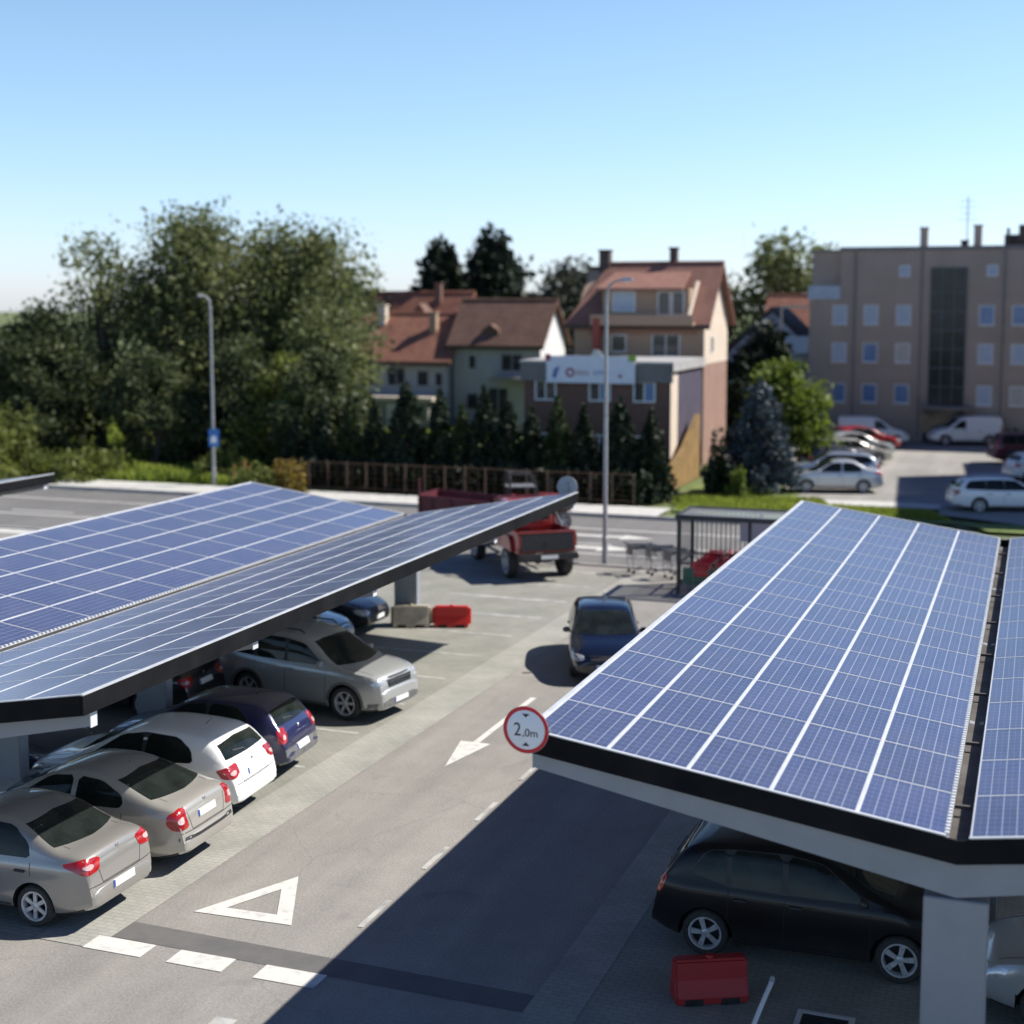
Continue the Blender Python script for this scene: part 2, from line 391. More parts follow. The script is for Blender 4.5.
CARS = {
 'sedan': dict(L=4.35, W=1.74, wb=2.63, fo=.80, rw=.31, prof=[(0, .60), (.05, .70), (.30, .84), (1.12, .97), (1.92, 1.43), (2.45, 1.52), (3.05, 1.50), (3.70, 1.13), (4.12, 1.11), (4.29, 1.04), (4.35, .60)],
   belt=[(0, .93), (4.35, 1.01)], wins=[[(1.35, .99), (1.98, 1.40), (2.42, 1.43), (2.40, .99)], [(2.47, .99), (2.49, 1.43), (2.98, 1.41), (3.30, 1.20), (3.36, 1.01)]],
   doors=[1.30, 2.44, 3.38], ws=(.98, 1.44), rs=(1.15, 1.45), spokes=6),
 'liftback': dict(L=4.57, W=1.77, wb=2.58, fo=.92, rw=.32, prof=[(0, .56), (.05, .66), (.35, .80), (1.18, .94), (2.05, 1.40), (2.6, 1.46), (3.15, 1.43), (4.02, 1.10), (4.38, 1.06), (4.51, .98), (4.57, .58)],
   belt=[(0, .90), (4.57, .98)], wins=[[(1.45, .96), (2.08, 1.34), (2.52, 1.38), (2.50, .96)], [(2.60, .96), (2.62, 1.38), (3.05, 1.35), (3.44, 1.18), (3.50, 1.06), (3.44, .98)]],
   doors=[1.42, 2.56, 3.50], ws=(.96, 1.38), rs=(1.12, 1.39), spokes=5),
 'hatch': dict(L=4.20, W=1.76, wb=2.58, fo=.87, rw=.32, prof=[(0, .58), (.05, .68), (.35, .82), (1.08, .96), (1.88, 1.40), (2.4, 1.48), (3.2, 1.45), (3.68, 1.38), (4.02, 1.00), (4.14, .86), (4.20, .55)],
   belt=[(0, .92), (4.20, .99)], wins=[[(1.32, .98), (1.95, 1.36), (2.36, 1.41), (2.34, .98)], [(2.42, .98), (2.44, 1.41), (3.02, 1.39), (3.30, 1.22), (3.36, 1.01)]],
   doors=[1.28, 2.38, 3.30], ws=(.98, 1.40), rs=(1.06, 1.32), spokes=5),
 'smallhatch': dict(L=3.88, W=1.66, wb=2.47, fo=.76, rw=.29, prof=[(0, .56), (.05, .66), (.30, .80), (.95, .93), (1.70, 1.36), (2.2, 1.43), (3.0, 1.41), (3.40, 1.35), (3.72, .98), (3.82, .84), (3.88, .52)],
   belt=[(0, .89), (3.88, .95)], wins=[[(1.18, .94), (1.78, 1.32), (2.20, 1.36), (2.18, .94)], [(2.25, .94), (2.27, 1.36), (2.80, 1.34), (3.05, 1.18), (3.08, .97)]],
   doors=[1.15, 2.21, 3.02], ws=(.95, 1.36), rs=(1.02, 1.30), spokes=5),
 'mpv': dict(kl=.27, L=4.21, W=1.76, wb=2.60, fo=.85, rw=.325, prof=[(0, .60), (.05, .72), (.32, .88), (.98, 1.03), (1.78, 1.49), (2.35, 1.58), (3.2, 1.57), (3.75, 1.50), (4.04, 1.08), (4.15, .92), (4.21, .55)],
   belt=[(0, .97), (4.21, 1.05)], wins=[[(1.28, 1.02), (1.88, 1.44), (2.34, 1.50), (2.32, 1.02)], [(2.40, 1.02), (2.42, 1.50), (3.10, 1.49), (3.10, 1.03)], [(3.17, 1.04), (3.17, 1.48), (3.45, 1.45), (3.66, 1.16)]],
   doors=[1.22, 2.36, 3.13], ws=(1.05, 1.49), rs=(1.12, 1.49), spokes=5),
 'suv': dict(kl=.22, L=4.52, W=1.79, wb=2.64, fo=.86, rw=.37, prof=[(0, .70), (.03, .92), (.22, 1.04), (1.18, 1.14), (1.86, 1.62), (2.35, 1.72), (3.6, 1.73), (4.08, 1.66), (4.38, 1.14), (4.46, .95), (4.52, .62)],
   belt=[(0, 1.08), (4.52, 1.14)], wins=[[(1.42, 1.13), (1.98, 1.53), (2.42, 1.59), (2.40, 1.13)], [(2.48, 1.13), (2.50, 1.60), (3.25, 1.61), (3.25, 1.14)], [(3.33, 1.15), (3.33, 1.61), (3.96, 1.58), (4.12, 1.26), (4.06, 1.18)]],
   doors=[1.35, 2.44, 3.29], ws=(1.14, 1.59), rs=(1.20, 1.58), spokes=6),
 'wagon': dict(L=4.62, W=1.78, wb=2.64, fo=.92, rw=.32, prof=[(0, .58), (.05, .68), (.35, .82), (1.18, .95), (2.0, 1.40), (2.5, 1.47), (3.6, 1.45), (4.20, 1.38), (4.44, 1.02), (4.55, .88), (4.62, .56)],
   belt=[(0, .91), (4.62, .99)], wins=[[(1.45, .97), (2.05, 1.35), (2.50, 1.39), (2.48, .97)], [(2.56, .97), (2.58, 1.39), (3.25, 1.38), (3.25, .99)], [(3.32, 1.0), (3.32, 1.38), (3.98, 1.34), (4.16, 1.10), (4.12, 1.02)]],
   doors=[1.40, 2.52, 3.28], ws=(.97, 1.39), rs=(1.05, 1.37), spokes=5),
 'van': dict(kl=.12, L=4.40, W=1.80, wb=2.68, fo=.86, rw=.32, prof=[(0, .62), (.05, .74), (.30, .92), (.98, 1.06), (1.62, 1.56), (2.0, 1.80), (4.15, 1.80), (4.34, 1.72), (4.40, .60)],
   belt=[(0, 1.02), (4.40, 1.06)], wins=[[(1.25, 1.06), (1.72, 1.52), (2.1, 1.60), (2.1, 1.06)]],
   doors=[1.2, 2.15, 3.1], ws=(1.10, 1.60), rs=(1.15, 1.60), spokes=6),
}
def car_body(sp):
    L, Wd = sp['L'], sp['W']; hw = Wd/2; xf = L/2
    prof = chaikin(sp['prof'], 2)
    ds = [p[0] for p in prof]; zs_ = [p[1] for p in prof]
    # fill long gaps
    dd = []
    for a, b in zip(ds[:-1], ds[1:]):
        n = max(1, int((b-a)/.12)); dd += [a+(b-a)*i/n for i in range(n)]
    dd.append(ds[-1])
    ring = []
    def section(d, zt, scale=1.0):
        e1, e2 = d, L-d
        def rnd(e, r, k): return 1-k*(max(0, 1-e/r))**2.3
        w = hw*rnd(e1, .80, .20)*rnd(e2, .55, .15)
        zf = .21+.08*max(0, 1-e1/.6)**1.5+.13*max(0, 1-e2/.6)**1.5
        zb = interp(sp['belt'], d); sh = min(zb, zt-.03); e = max(zt-sh, .0)
        kl = sp.get('kl', .34)
        wt = max(w-.055-e*kl, .3)
        g = max(0, min(1, (e-.05)/.2))
        h = sh-zf
        P = [(0, zf), (.6*w, zf), (.88*w, zf), (.955*w, zf+.05), (.985*w, zf+.18*h), (1.0*w, zf+.40*h), (.992*w, zf+.62*h), (1.0*w, zf+.82*h), (.972*w, sh-.045),
             (w-.05, sh), (w-.055-e*kl*.33+.008*g, sh+(e-.03)*.38), (w-.055-e*kl*.75+.006*g, sh+(e-.03)*.78),
             (wt-.03, zt-.022), (wt-.09, zt-.004), (wt*.66, zt+.014), (wt*.33, zt+.024), (0, zt+.027)]
        if scale != 1:
            cz = (zf+zt)/2; P = [(y*scale, cz+(z-cz)*scale) for y, z in P]
        return P
    stations = []
    zt0 = interp(prof, 0)
    stations += [(xf+.040, section(0, zt0, .70)), (xf+.036, section(0, zt0, .84)), (xf+.026, section(0, zt0, .93)), (xf+.012, section(0, zt0, .98))]
    for d in dd: stations.append((xf-d, section(d, interp(prof, d))))
    zt1 = interp(prof, L)
    stations += [(-xf-.010, section(L, zt1, .985)), (-xf-.022, section(L, zt1, .95)), (-xf-.030, section(L, zt1, .87)), (-xf-.033, section(L, zt1, .74))]
    vs = []; n = len(stations[0][1]); m = 2*n-2
    for x, P in stations:
        full = [(x, y, z) for y, z in P]+[(x, -y, z) for y, z in P[-2:0:-1]]
        vs += full
    fs = []
    for i in range(len(stations)-1):
        for j in range(m):
            fs.append((i*m+j, i*m+(j+1) % m, (i+1)*m+(j+1) % m, (i+1)*m+j))
    fs.append(tuple(range(m))[::-1]); fs.append(tuple(range((len(stations)-1)*m, len(stations)*m)))
    me = bpy.data.meshes.new('body'); me.from_pydata(vs, [], fs)
    bm = bmesh.new(); bm.from_mesh(me); bmesh.ops.recalc_face_normals(bm, faces=bm.faces); bm.to_mesh(me); bm.free()
    ob = bpy.data.objects.new('tmp', me); COL.objects.link(ob)
    cm = MB()
    ra = sp['rw']+.055; zc = sp['rw']
    for ax_ in (xf-sp['fo'], xf-sp['fo']-sp['wb']):
        for s in (-1, 1):
            y0, y1 = (hw-.27)*s, (hw+.3)*s
            seg = 28
            A = [(ax_+ra*math.cos(k*2*math.pi/seg), y0, zc+ra*math.sin(k*2*math.pi/seg)) for k in range(seg)]
            B = [(p[0], y1, p[2]) for p in A]
            cm.add(A+B, [tuple(range(seg)), tuple(range(seg, 2*seg))[::-1]]+[(k, k+seg, (k+1) % seg+seg, (k+1) % seg) for k in range(seg)])
    cme = cm.mesh('cut', [M_DARK]); co = bpy.data.objects.new('cut', cme); COL.objects.link(co)
    md = ob.modifiers.new('b', 'BOOLEAN'); md.object = co; md.operation = 'DIFFERENCE'; md.solver = 'EXACT'
    dg = bpy.context.evaluated_depsgraph_get(); dg.update()
    out = bpy.data.meshes.new_from_object(ob.evaluated_get(dg))
    bpy.data.objects.remove(ob); bpy.data.objects.remove(co)
    out.materials.clear(); out.materials.append(M_BLACK); out.materials.append(M_DARK)
    axx = (xf-sp['fo'], xf-sp['fo']-sp['wb'])
    for p in out.polygons:
        c = p.center; mi = 0
        for a in axx:
            r = math.hypot(c.x-a, c.z-zc)
            if r < ra+.004 and abs(c.y) < hw-.01 and (abs(p.normal.y) > .9 or r > ra-.02) and abs(c.y) < hw-.0: mi = 1
            if r < ra+.004 and abs(abs(c.y)-(hw-.27)) < .01: mi = 1
        if p.normal.z < -.7: mi = 1
        p.material_index = mi; p.use_smooth = True
    out.set_sharp_from_angle(angle=R(48))
    bm = bmesh.new(); bm.from_mesh(out); bvh = BVHTree.FromBMesh(bm); bm.free()
    out.name = 'body'
    return out, bvh

_R2 = math.sqrt(.5)
def corner(sx, sy, x0, y0):
    """view from outside one corner of the car: a runs from the flank (-) round to the end face (+)"""
    dr = Vector((-sx*_R2, -sy*_R2, 0)); pp = Vector((sx*_R2, -sy*_R2, 0))
    return (lambda a, b: Vector((x0, y0, b))+pp*a-dr*3, dr)
VIEWS = {'left': (lambda a, b: Vector((a, 3, b)), Vector((0, -1, 0))), 'right': (lambda a, b: Vector((a, -3, b)), Vector((0, 1, 0))),
         'front': (lambda a, b: Vector((5, a, b)), Vector((-1, 0, 0))), 'rear': (lambda a, b: Vector((-5, a, b)), Vector((1, 0, 0))),
         'top': (lambda a, b: Vector((a, b, 4)), Vector((0, 0, -1)))}
def rounded(poly, k=.18):
    n = len(poly); out = []
    for i in range(n):
        p, a, b = poly[i], poly[i-1], poly[(i+1) % n]
        for q in (a, b):
            L_ = math.hypot(q[0]-p[0], q[1]-p[1]); f = min(k, .06/max(L_, 1e-6)); out.append((p[0]+(q[0]-p[0])*f, p[1]+(q[1]-p[1])*f))
    return out
def hull(pts):
    pts = sorted(set(pts)); lo = []; up = []
    cr = lambda o, a, b: (a[0]-o[0])*(b[1]-o[1])-(a[1]-o[1])*(b[0]-o[0])
    for p in pts:
        while len(lo) > 1 and cr(lo[-2], lo[-1], p) <= 0: lo.pop()
        lo.append(p)
    for p in pts[::-1]:
        while len(up) > 1 and cr(up[-2], up[-1], p) <= 0: up.pop()
        up.append(p)
    return lo[:-1]+up[:-1]
def patch_mesh(bvh, view, polys, off=.004, grid=.07, skirt=.02, name='patch'):
    fn, dr = VIEWS[view] if isinstance(view, str) else view
    bm = bmesh.new()
    for poly in polys:
        bm.faces.new([bm.verts.new((p[0], p[1], 0)) for p in poly])
    xs = [p[0] for q in polys for p in q]; ys = [p[1] for q in polys for p in q]
    for ax_, lo, hi in ((0, min(xs), max(xs)), (1, min(ys), max(ys))):
        n = int((hi-lo)/grid)
        for i in range(1, n+1):
            t = lo+(hi-lo)*i/(n+1); co = [0, 0, 0]; co[ax_] = t; no = [0, 0, 0]; no[ax_] = 1
            bmesh.ops.bisect_plane(bm, geom=bm.verts[:]+bm.edges[:]+bm.faces[:], plane_co=co, plane_no=no)
    for v in bm.verts:
        o = fn(v.co.x, v.co.y)
        loc, no, idx, dist = bvh.ray_cast(o, dr)
        if loc is None:
            loc, no, idx, dist = bvh.find_nearest(o+dr*2.6)
        if no.dot(dr) > 0: no = -no
        v.co = loc+(no-dr*.6).normalized()*off
    bmesh.ops.triangulate(bm, faces=[f for f in bm.faces if len(f.verts) > 4])
    be = [e for e in bm.edges if len(e.link_faces) == 1]
    r = bmesh.ops.extrude_edge_only(bm, edges=be)
    for v in [g for g in r['geom'] if isinstance(g, bmesh.types.BMVert)]: v.co += dr*skirt
    for f in bm.faces: f.smooth = True
    bmesh.ops.recalc_face_normals(bm, faces=bm.faces)
    # make sure outside faces look out
    s = sum(f.normal.dot(dr)*f.calc_area() for f in bm.faces)
    if s > 0: bmesh.ops.reverse_faces(bm, faces=bm.faces)
    me = bpy.data.meshes.new(name); bm.to_mesh(me); bm.free()
    me.set_sharp_from_angle(angle=R(40))
    return me
def shrink(poly, k):
    cx = sum(p[0] for p in poly)/len(poly); cy = sum(p[1] for p in poly)/len(poly)
    out = []
    for p in poly:
        d = math.hypot(p[0]-cx, p[1]-cy); f = (d+k)/d; out.append((cx+(p[0]-cx)*f, cy+(p[1]-cy)*f))
    return out
def strip(pts, w):   # polyline to thin quads
    q = []
    for a, b in zip(pts[:-1], pts[1:]):
        dx, dy = b[0]-a[0], b[1]-a[1]; l = math.hypot(dx, dy); nx, ny = -dy/l*w/2, dx/l*w/2
        q.append([(a[0]+nx, a[1]+ny), (a[0]-nx, a[1]-ny), (b[0]-nx, b[1]-ny), (b[0]+nx, b[1]+ny)])
    return q
RIMC = {}
def wheel_meshes(r, spokes, w=.2):
    k = (round(r, 3), spokes)
    if k in RIMC: return RIMC[k]
    t = MB(); ri = r*.70
    t.lathe([(ri, -w/2+.02), (ri+.02, -w/2), (r-.03, -w/2), (r-.008, -w/2+.02), (r, -w/2+.05), (r, w/2-.05), (r-.008, w/2-.02), (r-.03, w/2), (ri+.02, w/2), (ri, w/2-.02), (ri, -w/2+.02)], 32, 0)
    tm = t.mesh('wheel', [M_TYRE], True, 40)
    m = MB()
    m.lathe([(ri+.002, w/2-.025), (ri+.006, w/2-.005), (ri-.018, w/2-.006), (ri-.03, w/2-.03), (ri-.03, -w/2+.03)], 32, 0)
    m.lathe([(.0, w/2-.02), (.035, w/2-.02), (.062, w/2-.035), (.066, w/2-.07), (0, w/2-.07)], 16, 0)
    m.lathe([(ri-.02, w/2-.095), (0, w/2-.095)], 24, 1)
    m.lathe([(ri-.02, -w/2+.03), (0, -w/2+.03)], 24, 1)
    for k2 in range(spokes):
        a = k2*2*math.pi/spokes+.3
        M = Matrix.Rotation(a, 4, 'Y')
        w0, w1 = .028, .040 if spokes < 6 else .030
        p = [(.04, -w0), (.04, w0), (ri-.015, w1), (ri-.015, -w1)]
        vs = [M @ Vector((q[0], w/2-.055, q[1])) for q in p]+[M @ Vector((q[0], w/2-.028, q[1])) for q in p]
        m.hexa(vs, 0)
    rm = m.mesh('rim', [M_RIM, M_DARK], True, 30)
    RIMC[k] = (tm, rm)
    return RIMC[k]

CACHE = {}
def car_parts(kind):
    """list of (name, mesh, paintable, location, rotation, children) for one kind of car, built once"""
    if kind in CACHE: return CACHE[kind]
    sp = CARS[kind]; L, hw = sp['L'], sp['W']/2; xf = L/2
    body, bvh = car_body(sp)
    X = lambda d: xf-d
    parts = []
    def P(name, me, m, paintable=False, loc=(0, 0, 0), rot=(0, 0, 0), kids=()):
        if m is not None: me.materials.clear(); me.materials.append(m)
        me.name = name
        parts.append([name, me, paintable, loc, rot, kids])
        return parts[-1]
    P('body', body, None, True)
    zb = interp(sp['belt'], 1.2)
    wz0, wz1 = sp['ws']; rz0, rz1 = sp['rs']
    bw, tw = hw-.14, hw-.29
    P('windscreen', patch_mesh(bvh, 'front', [[(-bw, wz0+.02), (-tw, wz1-.02), (-tw*.5, wz1+.005), (tw*.5, wz1+.005), (tw, wz1-.02), (bw, wz0+.02), (0, wz0-.0)]]), M_GLASS)
    P('rear_window', patch_mesh(bvh, 'rear', [[(-bw+.05, rz0+.01), (-tw-.02, rz1-.03), (0, rz1), (tw+.02, rz1-.03), (bw-.05, rz0+.01), (0, rz0)]]), M_GLASS)
    for side in ('left', 'right'):
        for wv in sp['wins']:
            w2 = [(X(d), z) for d, z in wv]
            P('side_window', patch_mesh(bvh, side, [rounded(w2)], .006), M_GLASS)
        if kind not in ('sedan', 'liftback', 'van'):
            hp = hull([(X(d), z) for wv in sp['wins'] for d, z in wv])
            P('window_surround', patch_mesh(bvh, side, [rounded(shrink(hp, .022))], .002), M_BLACK)
        gaps = []
        for i, d in enumerate(sp['doors']):
            gaps += strip([(X(d), zb+.0), (X(d+.02), .55), (X(d+(.03 if i < 2 else -.12)), .30)], .010)
        gaps += strip([(X(sp['doors'][0]), .30), (X(sp['doors'][2]-.12), .30)], .012)
        P('door_seam', patch_mesh(bvh, side, gaps, .0025, .1, .006), M_DARK)
        P('sill_trim', patch_mesh(bvh, side, [[(X(sp['fo']+sp['rw']+.1), .235), (X(sp['fo']+sp['rw']+.1), .29), (X(sp['fo']+sp['wb']-sp['rw']-.1), .29), (X(sp['fo']+sp['wb']-sp['rw']-.1), .235)]], .006, .2), M_BLACK)
        s = 1 if side == 'left' else -1
        for d in (sp['doors'][1]-.14, sp['doors'][2]-.16):
            loc, no, _, _ = bvh.ray_cast(Vector((X(d), 3*s, zb-.12)), Vector((0, -s, 0)))
            h = MB(); h.box(-.085, .085, -.022, .022, -.016, .016)
            hm = h.mesh('door_handle', [M_BLACK], True, 50)
            P('door_handle', hm, None, 'handle', (loc.x, loc.y+.010*s, loc.z))
        # mirror
        mm = MB(); c = Vector((X(sp['doors'][0]+.10), (hw+.06)*s, zb+.09))
        mm.lathe([(0, -.045), (.05, -.04), (.075, -.01), (.078, .03), (.07, .05), (0, .052)], 14, 0, 'x', (0, 0, 0))
        mm.v = [(v[0]*1.0, v[1]*1.25, v[2]*.9) for v in mm.v]
        mm.tube([(0, -.02*s, -.03), (0, -.14*s, -.07)], .018, 6)
        P('door_mirror', mm.mesh('door_mirror', [M_BLACK], True, 50), None, True, tuple(c))
    # lamps
    lf, tl = sp.get('lf'), sp.get('tl')
    zh = interp(chaikin(sp['prof'], 2), .18)-.05
    LP = {'sedan': [(-.30, .02), (-.02, .10), (.26, .07), (.24, -.10), (.02, -.12)], 'liftback': [(-.14, .08), (.04, .16), (.15, .15), (.17, .02), (.22, -.15), (-.06, -.16), (-.16, -.06)],
          'hatch': [(-.24, .05), (-.04, .11), (.16, .12), (.20, -.02), (.12, -.10), (-.14, -.09)], 'smallhatch': [(-.08, .16), (.10, .17), (.16, .04), (.14, -.10), (-.06, -.11)],
          'mpv': [(-.10, .14), (.12, .15), (.18, .04), (.14, -.10), (-.06, -.10)], 'suv': [(-.08, .32), (.05, .32), (.10, .0), (.08, -.16), (-.09, -.14)],
          'wagon': [(-.16, .08), (.10, .12), (.24, .05), (.20, -.10), (-.03, -.12)], 'van': [(-.05, .28), (.05, .28), (.06, -.16), (-.06, -.16)]}[kind]
    for s in (-1, 1):
        cv = corner(1, s, xf-.16, s*(hw-.16))
        P('headlight', patch_mesh(bvh, cv, [rounded([(-.24, zh+.045), (.20, zh+.0), (.25, zh-.10), (.0, zh-.14), (-.16, zh-.07)], .2)], .006, .05, .03), M_LENS)
        zt = rz0-.10
        cv = corner(-1, s, -xf+.10, s*(hw-.10))
        zc_ = zt-(.15 if kind == 'liftback' else .09)
        tlm = patch_mesh(bvh, cv, [rounded([(a, zc_+b) for a, b in LP], .15)], .008, .05, .03)
        kid = patch_mesh(bvh, cv, [rounded([(a*.34+.06, zc_-.01+b*.34) for a, b in LP], .3)], .014, .05, .008)
        kid.materials.append(mat('tinted_white_lens', (.66, .50, .50), .15, coat=1, col2=(.5, .3, .3), scale=20)); kid.name = 'reversing_light'
        P('taillight', tlm, M_RED, kids=[('reversing_light', kid)])
    P('number_plate', patch_mesh(bvh, 'rear', [[(-.26, zt-.24), (-.26, zt-.13), (.26, zt-.13), (.26, zt-.24)]] if kind not in ('sedan', 'smallhatch') else [[(-.26, .50), (-.26, .61), (.26, .61), (.26, .50)]], .012, .3, .012), M_PLATE)
    pz = (zt-.24, zt-.13) if kind not in ('sedan', 'smallhatch') else (.50, .61)
    for vw, y0_, (za, zb_) in (('rear', .26, pz), ('front', -.26, (.38, .49))):
        kd = patch_mesh(bvh, vw, [[(y0_, za+.004), (y0_, zb_-.004), (y0_*.86, zb_-.004), (y0_*.86, za+.004)]], .0145, .3, .006)
        P('plate_band', kd, mat('plate_blue', (.02, .06, .35), .5, col2=(.03, .07, .3), scale=9))
    if kind in ('hatch', 'smallhatch', 'mpv', 'wagon', 'suv'):
        P('rear_wiper', patch_mesh(bvh, 'rear', strip([(0, rz0+.01), (.04, rz0+.05), (.36, rz0+.09)], .016), .014, .1, .012), M_BLACK)
    P('number_plate', patch_mesh(bvh, 'front', [[(-.26, .38), (-.26, .49), (.26, .49), (.26, .38)]], .012, .3, .012), M_PLATE)
    P('grille', patch_mesh(bvh, 'front', [[(-.36, zh-.10), (-.40, zh-.0), (.40, zh-.0), (.36, zh-.10)], [(-.5, .25), (-.52, .36), (.52, .36), (.5, .25)]], .005, .1, .01), M_BLACK)
    P('bumper_seam', patch_mesh(bvh, 'rear', strip([(-hw+.12, .66), (-hw*.4, .64), (hw*.4, .64), (hw-.12, .66)], .010), .003, .1, .005), M_DARK)
    P('tailgate_seam', patch_mesh(bvh, 'rear', strip([(-hw+.30, rz0+.0), (-hw+.37, zt-.20), (-hw+.42, .66), (hw-.42, .66), (hw-.37, zt-.20), (hw-.30, rz0+.0)], .008), .003, .1, .005), M_DARK)
    for s in (-1, 1): P('bonnet_seam', patch_mesh(bvh, 'top', strip([(X(.24), s*(hw-.24)), (X(1.0), s*(hw-.15))], .010), .003, .1, .005), M_DARK)
    bd = MB(); bd.lathe([(0, -.006), (.035, -.006), (.04, 0), (.03, .004), (0, .004)], 16, 0, 'x')
    loc, no, _, _ = bvh.ray_cast(Vector((-5, 0, rz0-.12)), Vector((1, 0, 0)))
    P('badge', bd.mesh('badge', [M_CHROME], True), None, False, (loc.x-.004, 0, loc.z))
    if kind in ('sedan', 'liftback', 'hatch', 'smallhatch', 'mpv', 'wagon'):
        am = MB(); am.tube([(0, 0, 0), (-.12, 0, .13)], [.008, .003], 6)
        P('antenna', am.mesh('antenna', [M_BLACK], True), None, False, (X(sp['doors'][2]-.1 if kind != 'liftback' else 3.0), 0, interp(chaikin(sp['prof'], 2), sp['doors'][2]-.1)+.02))
    if kind in ('smallhatch', 'suv'):
        pl = [[(-hw+.12, .36), (-hw+.13, .60), (hw-.13, .60), (hw-.12, .36)]]
        P('bumper_trim', patch_mesh(bvh, 'rear', pl, .004, .1, .01), mat('grey_bumper_plastic', (.10, .10, .105), .6, col2=(.14, .14, .14), scale=6))
    if kind == 'liftback':
        P('bumper_trim', patch_mesh(bvh, 'rear', strip([(-hw+.10, .57), (-.3, .545), (.3, .545), (hw-.10, .57)], .045), .008, .1, .01), M_BLACK)
    if kind in ('suv', 'wagon'):
        for s in (-1, 1):
            rr = MB(); y = s*(hw-.30); z = interp(sp['prof'], 3.0)+.05
            rr.tube([(X(2.1), y, z-.05), (X(2.2), y, z+.01), (X(3.7), y, z+.01), (X(3.8), y, z-.06)], .018, 8)
            P('roof_rail', rr.mesh('roof_rail', [M_BLACK if kind == 'suv' else M_CHROME], True), None)
    if kind == 'suv':
        P('bumper_trim', patch_mesh(bvh, 'front', [[(-.80, .27), (-.82, .42), (-.45, .50), (.45, .50), (.82, .42), (.80, .27)]], .006, .08, .01), MATS['grey_bumper_plastic'])
        P('grille', patch_mesh(bvh, 'front', [[(-.42, .74), (-.46, .90), (.46, .90), (.42, .74)]], .01, .08, .01), M_BLACK)
        P('grille_bar', patch_mesh(bvh, 'front', strip([(-.40, .82), (.40, .82)], .04), .022, .2, .01), M_CHROME)
        for side in ('left', 'right'):
            for a_ in (X(sp['fo']), X(sp['fo']+sp['wb'])):
                arc = strip([(a_+(sp['rw']+.085)*math.cos(R(t)), sp['rw']+(sp['rw']+.085)*math.sin(R(t))) for t in range(-5, 186, 15)], .05)
                P('wheel_arch_trim', patch_mesh(bvh, side, arc, .012, .1, .02), mat('grey_bumper_plastic', (.10, .10, .105)))
    tm, rm = wheel_meshes(sp['rw'], sp['spokes'])
    for a_ in (X(sp['fo']), X(sp['fo']+sp['wb'])):
        for s in (-1, 1):
            parts.append(['wheel', tm, False, (a_, s*(hw-.12), sp['rw']), (0, random.random()*3, 0 if s > 0 else math.pi), [('rim', rm)]])
    CACHE[kind] = parts
    return parts
def make_car(kind, u, v, heading, label, pm, name='parked_car', cat='car', group=None, handle=None, glass=None, world=None, mirrors=None, skip=(), blackarch=True):
    """heading: degrees, 0 = nose to +u, 90 = nose to +v (lane axes)"""
    if world: root = thing(name, label, cat, Vector((world[0], world[1], world[2] if len(world) > 2 else .006)), R(heading), group)
    else: root = thing(name, label, cat, W(u, v, .012), R(heading)-AZ, group)
    bodies = {}
    for nm, me, pa, loc, rot, kids in car_parts(kind):
        if nm in skip: continue
        m = me
        if pa is True or pa == 'handle':
            use = pm if pa is True else (handle or M_BLACK)
            if (id(me)) not in bodies:
                m = me.copy(); m.materials[0] = use; bodies[id(me)] = m
            m = bodies[id(me)]
        o = link(nm, m, root); o.location = loc; o.rotation_euler = rot
        for kn, km in kids: link(kn, km, o)
    return root
# ------------------------------------------------------------------ ground, road, markings
asp = asphalt('lot_asphalt', (.25, .236, .218), (.288, .272, .252), (.175, .168, .16))
rasp = asphalt('road_asphalt', (.15, .147, .145), (.185, .18, .177), (.11, .108, .106), .1)
m_pave = paving('bay_paving', (.262, .258, .232), (.238, .234, .210), (.185, .18, .16))
m_pave2 = paving('pale_paving', (.330, .322, .298), (.300, .293, .272), (.245, .24, .22), .2, .1)
m_conc = mat('pale_concrete', (.44, .43, .40), .85, col2=(.54, .53, .50), scale=2.5, bump=.1)
m_curb = mat('kerb_concrete', (.40, .39, .37), .85, col2=(.30, .295, .28), scale=4)
m_grassg = mat('grass_ground', (.10, .15, .03), .95, col2=(.15, .19, .05), scale=1.8, bump=.6, bscale=8)
m_field = mat('field_ground', (.09, .12, .035), .95, col2=(.13, .15, .05), scale=.3, bump=.4, bscale=5)
g = sheet('ground', rect(-900, 900, -200, 1500), -.05, m_field)
sheet('parking_lot', rect(-60, 32, -12, 47.0), .0, asp)
sheet('main_road', rect(-150, 120, 47.0, 58.2), -.03, rasp)
# near kerb of the road and far kerb
def kerb(name, u0, u1, v0, v1, z0, z1, m=None):
    b = MB(); b.box(u0, u1, v0, v1, z0, z1); o = b.build(name, m or m_curb, bevel=.01); o.rotation_euler = (0, 0, -AZ); return tag(o, kind='structure')
kerb('kerb', -60, 32, 47.02, 47.20, -.05, .06)
kerb('kerb', -150, -2.2, 58.2, 58.40, -.05, .12)
sheet('pavement', rect(-150, -14.8, 58.4, 60.9), .10, m_conc)
kerb('kerb', -60, -30, 46.0, 46.9, -.02, .012, m_conc)
# bay paving beside the lane and the pale band between bays and lane
sheet('parking_bays', rect(-22.5, -12.75, 16.3, 46.5), .004, m_pave)
sheet('pale_band', [(-13.15, 16.3), (-12.15, 16.3), (-11.55, 46.6), (-12.55, 46.6)], .008, m_pave2)
sheet('parking_bays', rect(-5.6, 6, 2, 46.5), .004, m_pave)
sheet('pale_band', rect(-5.9, -5.2, 2, 46.6), .008, m_pave2)
for i in range(13):
    v = 17.3+i*2.36
    if v > 46: break
    sheet('bay_line', rect(-16.1, -13.15, v-.05, v+.05), .009, M_MARKW)
for v in (38.6, 41.0, 43.4, 45.8): sheet('bay_line', rect(-17.0, -13.15, v-.05, v+.05), .0095, M_MARKW)
